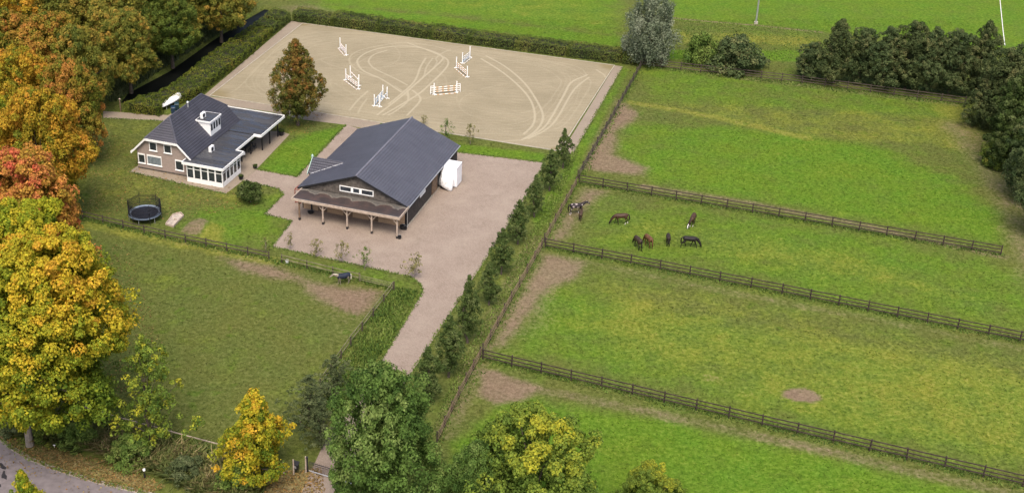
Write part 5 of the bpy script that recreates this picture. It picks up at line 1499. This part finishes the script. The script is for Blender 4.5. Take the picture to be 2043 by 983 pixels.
for k, (x, yb, yt, r, p_) in enumerate([(38, 858, 815, 32, 'greygreen'), (96, 872, 828, 36, 'green'), (158, 886, 846, 34, 'weed'), (262, 918, 872, 40, 'weed'), (372, 952, 915, 34, 'greygreen'), (470, 975, 938, 36, 'weed')]):
    tree('bush', k % 3, x, yb, yt, r, p_, ['first', 'second', 'third', 'fourth', 'fifth', 'sixth'][k] + ' leafy bush from the left in the roadside ditch', .02, 'bushes in the roadside ditch', 'bush', .1, 'bush')
# --- row of columnar trees along the drive
row = [(1121, 336, 262, 21), (1094, 381, 303, 24), (1064, 433, 354, 25), (1031, 487, 404, 27), (998, 547, 460, 29), (973, 608, 527, 24), (931, 683, 553, 34), (893, 752, 632, 36), (852, 803, 697, 36)]
ORD = ['first', 'second', 'third', 'fourth', 'fifth', 'sixth', 'seventh', 'eighth', 'ninth', 'tenth', 'eleventh', 'twelfth']
for k, (x, yb, yt, r) in enumerate(row):
    tree('column', k % 4, x + 2, yb, yt - 7, r * (.80, .86, .76, .83)[k % 4], 'drive', ORD[k] + ' green columnar tree along the drive, counted from the arena', .13, 'row of dark trees along the drive', trunk=.17)
# --- dark wood at the right
g_ = 'dark trees behind the top right fence'
rw = [(1612, 170, 85, 30), (1662, 178, 36, 38), (1712, 180, 55, 34), (1758, 188, 52, 38), (1805, 190, 42, 42), (1848, 196, 52, 40), (1892, 200, 60, 36), (1945, 205, 40, 42)]
for k, (x, yb, yt, r) in enumerate(rw):
    tree('alder', k % 4, x, yb - 13, yt, r, ('darkwood', 'darkwood2', 'darkwood')[k % 3], ORD[k] + ' dark tree from the left behind the top right fence', .05, g_, trunk=.2)
g_ = 'dark trees along the right edge'
rr_ = [(1985, 250, 95, 48), (2030, 240, 60, 45), (2020, 320, 150, 52), (1960, 255, 150, 34), (2050, 400, 215, 52), (2010, 340, 235, 38), (2060, 300, 90, 50), (2075, 470, 290, 45)]
lb_ = ['dark tree at the bend of the right-hand wood', 'dark tree cut by the right edge near the top', 'dark tree in the middle of the right-hand wood', 'smaller dark tree at the end of the weathered fence', 'dark tree cut by the right edge below the bend', 'bushy dark tree leaning out over the worn track', 'dark tree at the right edge behind the bend', 'lowest dark tree cut by the right edge']
for k, (x, yb, yt, r) in enumerate(rr_):
    tree('alder', k % 4, x, yb, yt, r, ('darkwood2', 'darkwood', 'conifer')[k % 3], lb_[k], .03, g_, trunk=.2)
tree('bush', 2, 1985, 330, 285, 30, 'green', 'low bright green bush at the foot of the right-hand wood', .02, name='bush', cat='bush')
# --- saplings
sp_ = [(531, 503, 474, 10, 'thin brownish sapling left of the yard edge'), (578, 498, 462, 11, 'narrow bare sapling at the left end of the yard edge'), (630, 512, 476, 18, 'yellowish bushy sapling, second along the yard edge'), (684, 522, 482, 19, 'pale wispy sapling in the middle of the yard edge'), (728, 538, 494, 16, 'greener sapling near the corner of the yard edge'), (825, 555, 505, 25, 'wide pale sapling at the drive corner'),
       (845, 250, 229, 10, 'tiny sapling peeking over the stable ridge'), (892, 283, 237, 15, 'green sapling behind the far right stable corner'), (938, 288, 247, 14, 'pale sapling in the grass strip beyond the stable')]
for k, (x, yb, yt, r, l) in enumerate(sp_):
    tree('sapling', k % 4, x, yb, yt, r, 'mid' if k == 7 else ('weed' if k == 4 else 'sapling'), l, .22, 'young saplings around the yard', 'sapling', .12, 'sapling', 'bark_pale')
# --- plants in the pots
for k, (t, r, h) in enumerate(PLANTS):
    me, cen = variant('shrub', k % 2)
    o = link('plant', me, t, (0, 0, h))
    if len(me.materials) == 0: me.materials.append(PAL['conifer'])
    o.material_slots[0].link = 'OBJECT'; o.material_slots[0].material = PAL['conifer']
    o.scale = (r / 1.25 * 1.1, r / 1.25 * 1.1, r / 1.7 * 1.2)

# --- clipped hedges
def hedge(path_px, inner, h, label, pal, seed, leaf=.17, dens=95, group=None, lump_=.12, closed=None):
    """hedge over a ground outline: leaves over its top and sides, a dark twiggy core inside"""
    rng = np.random.default_rng(seed)
    A = [np.array(p) for p in gp(path_px)]; B = [np.array(p) for p in gp(inner)]
    o = (sum(A) + sum(B)) / (len(A) + len(B))
    t = thing('hedge', label, 'hedge', (*o, 0), 0, group)
    Ps, Ns, tn = [], [], []
    def quad(p00, p10, p11, p01, n_):
        ar = np.linalg.norm(np.cross(p10 - p00, p01 - p00))
        k = int(ar * dens) + 1
        u, v = rng.uniform(0, 1, (k, 1)), rng.uniform(0, 1, (k, 1))
        P = (1 - u) * (1 - v) * p00 + u * (1 - v) * p10 + u * v * p11 + (1 - u) * v * p01
        w_ = lump_ * (np.sin(P[:, :1] * 1.7 + P[:, 1:2] * 2.3) + np.sin(P[:, :1] * -3.1 + P[:, 1:2] * 1.3 + P[:, 2:] * 2)) + rng.normal(0, .05, (k, 1)) - rng.uniform(0, .18, (k, 1))
        Ps.append(P + n_ * w_); Ns.append(n_ * .7 + rng.normal(0, .55, (k, 3)) + np.array([0, 0, .3]))
        tn.append(np.clip(.45 + .22 * np.sin(P[:, 0] * .55 + seed) * np.sin(P[:, 1] * .7) + .16 * np.sin(P[:, 0] * 2.1) * np.sin(P[:, 1] * 2.6) + rng.normal(0, .14, k), 0, 1))
    z = lambda p, hh: np.array([p[0], p[1], hh])
    up = np.array([0, 0, 1.0])
    def side(a, b, out):
        quad(z(a, .05), z(b, .05), z(b, h), z(a, h), out)
    for i in range(len(A) - 1):
        a, b, c, d = A[i], A[i + 1], B[i + 1], B[i]
        quad(z(a, h), z(b, h), z(c, h), z(d, h), up)
        ta = (b - a) / np.linalg.norm(b - a)
        nA = np.array([ta[1], -ta[0]]); nA *= np.sign(nA @ (a - d)) or 1
        side(a, b, np.array([*nA, 0])); side(d, c, np.array([*-nA, 0]))
        core = MB().prism([tuple(q * .86 + (a + b + c + d) / 4 * .14 - o) for q in (a, b, c, d)], 0, h - .25) if False else None
    for (a, d, sg) in ((A[0], B[0], -1), (A[-1], B[-1], 1)):
        ax = (A[1] - A[0]) if sg < 0 else (A[-1] - A[-2]); ax = ax / np.linalg.norm(ax) * sg
        side(a, d, np.array([*ax, 0]))
    P = np.vstack(Ps) - np.array([*o, 0]); N = np.vstack(Ns); tt = np.concatenate(tn)
    P[:, 2] = np.clip(P[:, 2], .03, None)
    V, Fq = leaves(P, N, leaf * rng.uniform(.6, 1.4, len(P)), rng)
    link('foliage', np_mesh('foliage', V, Fq, PAL[pal], {'tint': np.repeat(tt, 4), 'leaf': np.repeat(rng.uniform(0, 1, len(tt)), 4)}), t)
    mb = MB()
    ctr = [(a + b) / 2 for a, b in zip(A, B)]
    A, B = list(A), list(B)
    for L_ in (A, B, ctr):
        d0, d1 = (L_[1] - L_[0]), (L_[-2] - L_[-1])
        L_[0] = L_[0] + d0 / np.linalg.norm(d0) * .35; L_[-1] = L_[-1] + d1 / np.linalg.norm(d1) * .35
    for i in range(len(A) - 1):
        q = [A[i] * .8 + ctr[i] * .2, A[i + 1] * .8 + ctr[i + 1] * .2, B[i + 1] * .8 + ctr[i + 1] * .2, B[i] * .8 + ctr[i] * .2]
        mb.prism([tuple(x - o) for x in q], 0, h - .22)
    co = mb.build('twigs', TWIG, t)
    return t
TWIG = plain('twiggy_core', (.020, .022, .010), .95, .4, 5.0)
hedge([(318, 234), (336, 212), (370, 206), (400, 193), (470, 137), (545, 72)], [(248, 224), (286, 209), (314, 201), (342, 188), (405, 134), (502, 68)], 1.55, 'thick clipped hedge along the left side of the arena', 'hedge_y', 3, dens=75)
hedge([(547, 70), (562, 58)], [(505, 66), (524, 52)], 1.6, 'short hedge block between the long hedge and the arena corner', 'hedge', 4, dens=75)
hedge([(564, 56), (580, 43)], [(527, 49), (549, 32)], 1.75, 'hedge block at the far left corner of the arena', 'hedge', 5, dens=75)
segs = [582, 660, 752, 860, 935, 1030, 1130, 1236]
fy = lambda x: 44 + (x - 582) * (128.5 - 44) / (1236 - 582)
nm = ['first', 'second', 'third', 'fourth', 'fifth', 'sixth', 'seventh']
for k in range(7):
    x0, x1 = segs[k] + .6, segs[k + 1] - .6
    e = [0, -1.5, .5, -1, 0, .8, 0][k]
    hedge([(x0, fy(x0)), (x1, fy(x1))], [(x0 + 12, fy(x0) - 14 + e), (x1 + 12, fy(x1) - 14 + e)], 1.55 + .07 * ((k * 3) % 4), nm[k] + ' block from the left of the hedge behind the arena', 'hedge', 10 + k, dens=75, group='clipped hedge behind the arena')
hedge([(1241, 129.5), (1262, 132)], [(1250, 112), (1272, 115)], 1.5, 'separate hedge block under the willow', 'hedge', 20, dens=80)

# --- stuff: reeds, weeds, verge leaves, grass tufts
def stuff(name, P, N, size, tint, pal, label, asp=.75, fold=.25):
    V, Fq = leaves(P, N, size, RNG, asp, fold)
    return props(link(name, np_mesh(name, V, Fq, PAL[pal] if isinstance(pal, str) else pal, {'tint': np.repeat(tint, 4), 'leaf': np.repeat(RNG.uniform(0, 1, len(P)), 4)})), label, None, None, 'stuff')
def scatter(poly_px, n_):
    pl = gp(poly_px); lo, hi = np.min(pl, 0), np.max(pl, 0)
    out = np.zeros((0, 2))
    while len(out) < n_:
        q = RNG.uniform(lo, hi, (n_ * 3, 2)); out = np.vstack([out, q[poly_sd(q, pl) > 0]])
    return out[:n_]
def blades(q, hmin, hmax, wdt, lean=.25, per=1):
    q = np.repeat(q, per, 0) + RNG.normal(0, .06, (len(q) * per, 2))
    k = len(q); hh = RNG.uniform(hmin, hmax, k)
    a = RNG.uniform(0, 6.28, k); l = np.abs(RNG.normal(0, lean, k)) * hh
    wv = np.column_stack([np.cos(a), np.sin(a), np.zeros(k)]) * (wdt * RNG.uniform(.6, 1.4, k))[:, None]
    d = np.column_stack([-np.sin(a) * l, np.cos(a) * l, hh])
    b = np.column_stack([q, np.zeros(k)])
    m_ = b + d * .55 * np.array([.7, .7, 1.1])
    V = np.stack([b - wv * .4, b + wv * .4, m_ + wv * .5, b + d, m_ - wv * .5], 1).reshape(-1, 3)
    F5 = np.arange(k * 5).reshape(-1, 5)
    return V, F5, k
def blade_stuff(name, q, hmin, hmax, wdt, pal, label, lean=.25, per=1, tlow=0, thigh=1):
    V, F5, k = blades(q, hmin, hmax, wdt, lean, per)
    c = np.repeat(q, per, 0)
    t_ = np.clip(.5 + .3 * np.sin(c[:, 0] * .9) * np.sin(c[:, 1] * .8 + 1) + RNG.normal(0, .2, k), 0, 1) * (thigh - tlow) + tlow
    return props(link(name, np_mesh(name, V, F5, PAL[pal], {'tint': np.repeat(t_, 5), 'leaf': np.repeat(RNG.uniform(0, 1, k), 5)})), label, None, None, 'stuff')
blade_stuff('reeds', scatter([(18, 830), (100, 826), (250, 868), (330, 893), (450, 925), (505, 950), (525, 985), (470, 1000), (390, 985), (300, 940), (200, 905), (120, 890), (40, 870)], 5200), .5, 1.25, .14, 'reed', 'tall reeds and weeds filling the roadside ditch', .95, 2)
blade_stuff('verge_weeds', scatter([(790, 575), (835, 580), (775, 690), (735, 735), (650, 800), (625, 840), (690, 720), (745, 635)], 2400), .12, .42, .10, 'weed', 'rough weeds on the verge between paddock and drive', .6, 2)
blade_stuff('fence_weeds', scatter([(1140, 305), (1155, 300), (1100, 440), (960, 690), (890, 850), (850, 880), (900, 760), (1000, 580)], 3600), .05, .2, .09, 'weed', 'rough grass under the row of drive trees', .8, 2, .3, 1)
blade_stuff('bank_weeds', scatter([(228, 205), (330, 135), (420, 78), (480, 40), (470, 20), (380, 70), (250, 150), (200, 200)], 2500), .2, .8, .12, 'greygreen', 'weeds on the ditch bank below the wood', .4, 3)
blade_stuff('field_tufts', scatter([(1280, 30), (1640, 62), (1640, 112), (1500, 128), (1280, 112)], 2200), .08, .25, .12, 'weed', 'rough grass on the strip behind the top fence', .4, 2, .2, 1)
def along(pts_px, n_, wdt=.35):
    g = gp(pts_px); out = []
    L = [np.linalg.norm(b - a) for a, b in zip(g[:-1], g[1:])]
    for (a, b), l in zip(zip(g[:-1], g[1:]), L):
        k_ = int(n_ * l / sum(L)); t_ = RNG.uniform(0, 1, (k_, 1)); out.append(a + (b - a) * t_ + RNG.normal(0, wdt, (k_, 2)))
    return np.vstack(out)
FQ = np.vstack([along([(1155, 366), (1996, 509)], 1500), along([(1088, 494), (1560, 586), (2034, 681), (2110, 697)], 1600), along([(963, 717), (1520, 849), (2120, 988)], 1800), along([(1280, 132), (1925, 210)], 1500, .5), along([(165, 436), (330, 475), (537, 518), (720, 561), (784, 577)], 1500, .3), along([(786, 579), (700, 690), (640, 775)], 700), along([(872, 882), (1277, 137)], 1500), along([(98, 806), (240, 848), (450, 905)], 700)])
EG = np.vstack([along([(750, 738), (845, 579), (838, 566), (820, 552), (543, 492), (582, 441), (527, 427), (566, 388), (553, 376), (484, 361)], 1500, .10), along([(512, 338), (592, 353), (690, 249)], 700, .10), along([(905, 303), (1088, 325), (1062, 372), (1000, 470), (905, 615), (820, 745)], 1300, .13), along([(257, 343), (450, 387)], 400, .1), along([(206, 236), (345, 243)], 250, .1), along([(1144, 306), (1243, 133)], 500, .12), along([(0, 874), (22, 892), (60, 915), (120, 938), (200, 962), (300, 985)], 500, .15)])
blade_stuff('edge_grass', EG, .05, .16, .09, 'weed', 'grass creeping over the paving edges', .8, 2, 0, .9)
blade_stuff('fence_grass', FQ, .08, .27, .09, 'weed', 'longer grass left standing under the fences', .6, 2, 0, .8)
LEAFM = leaf_mat('fallen_leaves', [(0, (.10, .065, .03)), (.4, (.22, .15, .06)), (.7, (.28, .22, .08)), (1, (.30, .15, .05))])
def fallen(poly, n_): return scatter(poly, n_)
q = np.vstack([fallen([(0, 845), (45, 885), (120, 893), (280, 938), (330, 970), (300, 985), (200, 965), (100, 935), (40, 906), (0, 876)], 2600), fallen([(520, 945), (640, 932), (650, 983), (480, 1000)], 1400), fallen([(190, 250), (420, 365), (520, 385), (520, 410), (330, 440), (170, 440)], 1800), fallen([(0, 600), (250, 480), (330, 700), (200, 830), (0, 850)], 2500), fallen([(0, 880), (300, 990), (200, 1000), (0, 930)], 160), fallen([(545, 200), (650, 225), (620, 270), (540, 262)], 500)])
P = np.column_stack([q, np.full(len(q), .035)])
stuff('fallen_leaves', P, np.array([0, 0, 1.0]) + RNG.normal(0, .35, (len(q), 3)), RNG.uniform(.10, .24, len(q)), RNG.uniform(0, 1, len(q)), LEAFM, 'fallen autumn leaves scattered under the trees and on the verge')
# grass tufts over pasture and lawns, coloured by the same pasture material
nq = 230000
q = RNG.uniform((-60, 86), (100, 215), (nq * 2, 2))
px = np.array([CX + FPX * q[:, 0] / (q[:, 1] * math.cos(PITCH) + CAM_H * math.sin(PITCH))]).ravel()
q = q[(px > -30) & (px < 2075)][:nq]
bad = np.zeros(len(q), bool)
for pl in (gp(COURT), gp(PATIO), list(AR), gp(RD), gp([(398, 198.5), (582, 42), (604, 46.5), (420, 192.5)]), gp([(1118, 308), (1144, 306), (1243, 133), (1227, 131)]), gp([(206, 222), (335, 230), (398, 199), (418, 193), (345, 243), (206, 236)]), gp([(420, 193), (640, 222), (760, 242), (752, 262), (688, 249), (600, 238), (545, 224), (410, 205)]), DITCH):
    bad |= poly_sd(q, pl) > -.15
ix = np.clip(np.searchsorted(GX, q[:, 0]), 0, nx - 1); iy = np.clip(np.searchsorted(GY, q[:, 1]), 0, ny - 1)
mk = full[iy * nx + ix]; zz = Z[iy * nx + ix]
bad |= RNG.uniform(0, 1, len(q)) < mk[:, 0] * .95
q, mk, zz = q[~bad], mk[~bad], zz[~bad]
k = len(q)
P = np.column_stack([q, zz + .035])
V, Fq = leaves(P, np.array([0, 0, 1.0]) + RNG.normal(0, .3, (k, 3)), RNG.uniform(.08, .22, k), RNG, .5, .3)
props(link('grass_tufts', np_mesh('grass_tufts', V, Fq, M['ground'], {'mask': np.repeat(mk, 4, 0)})), 'short grass tufts covering lawns and paddocks', None, None, 'stuff')
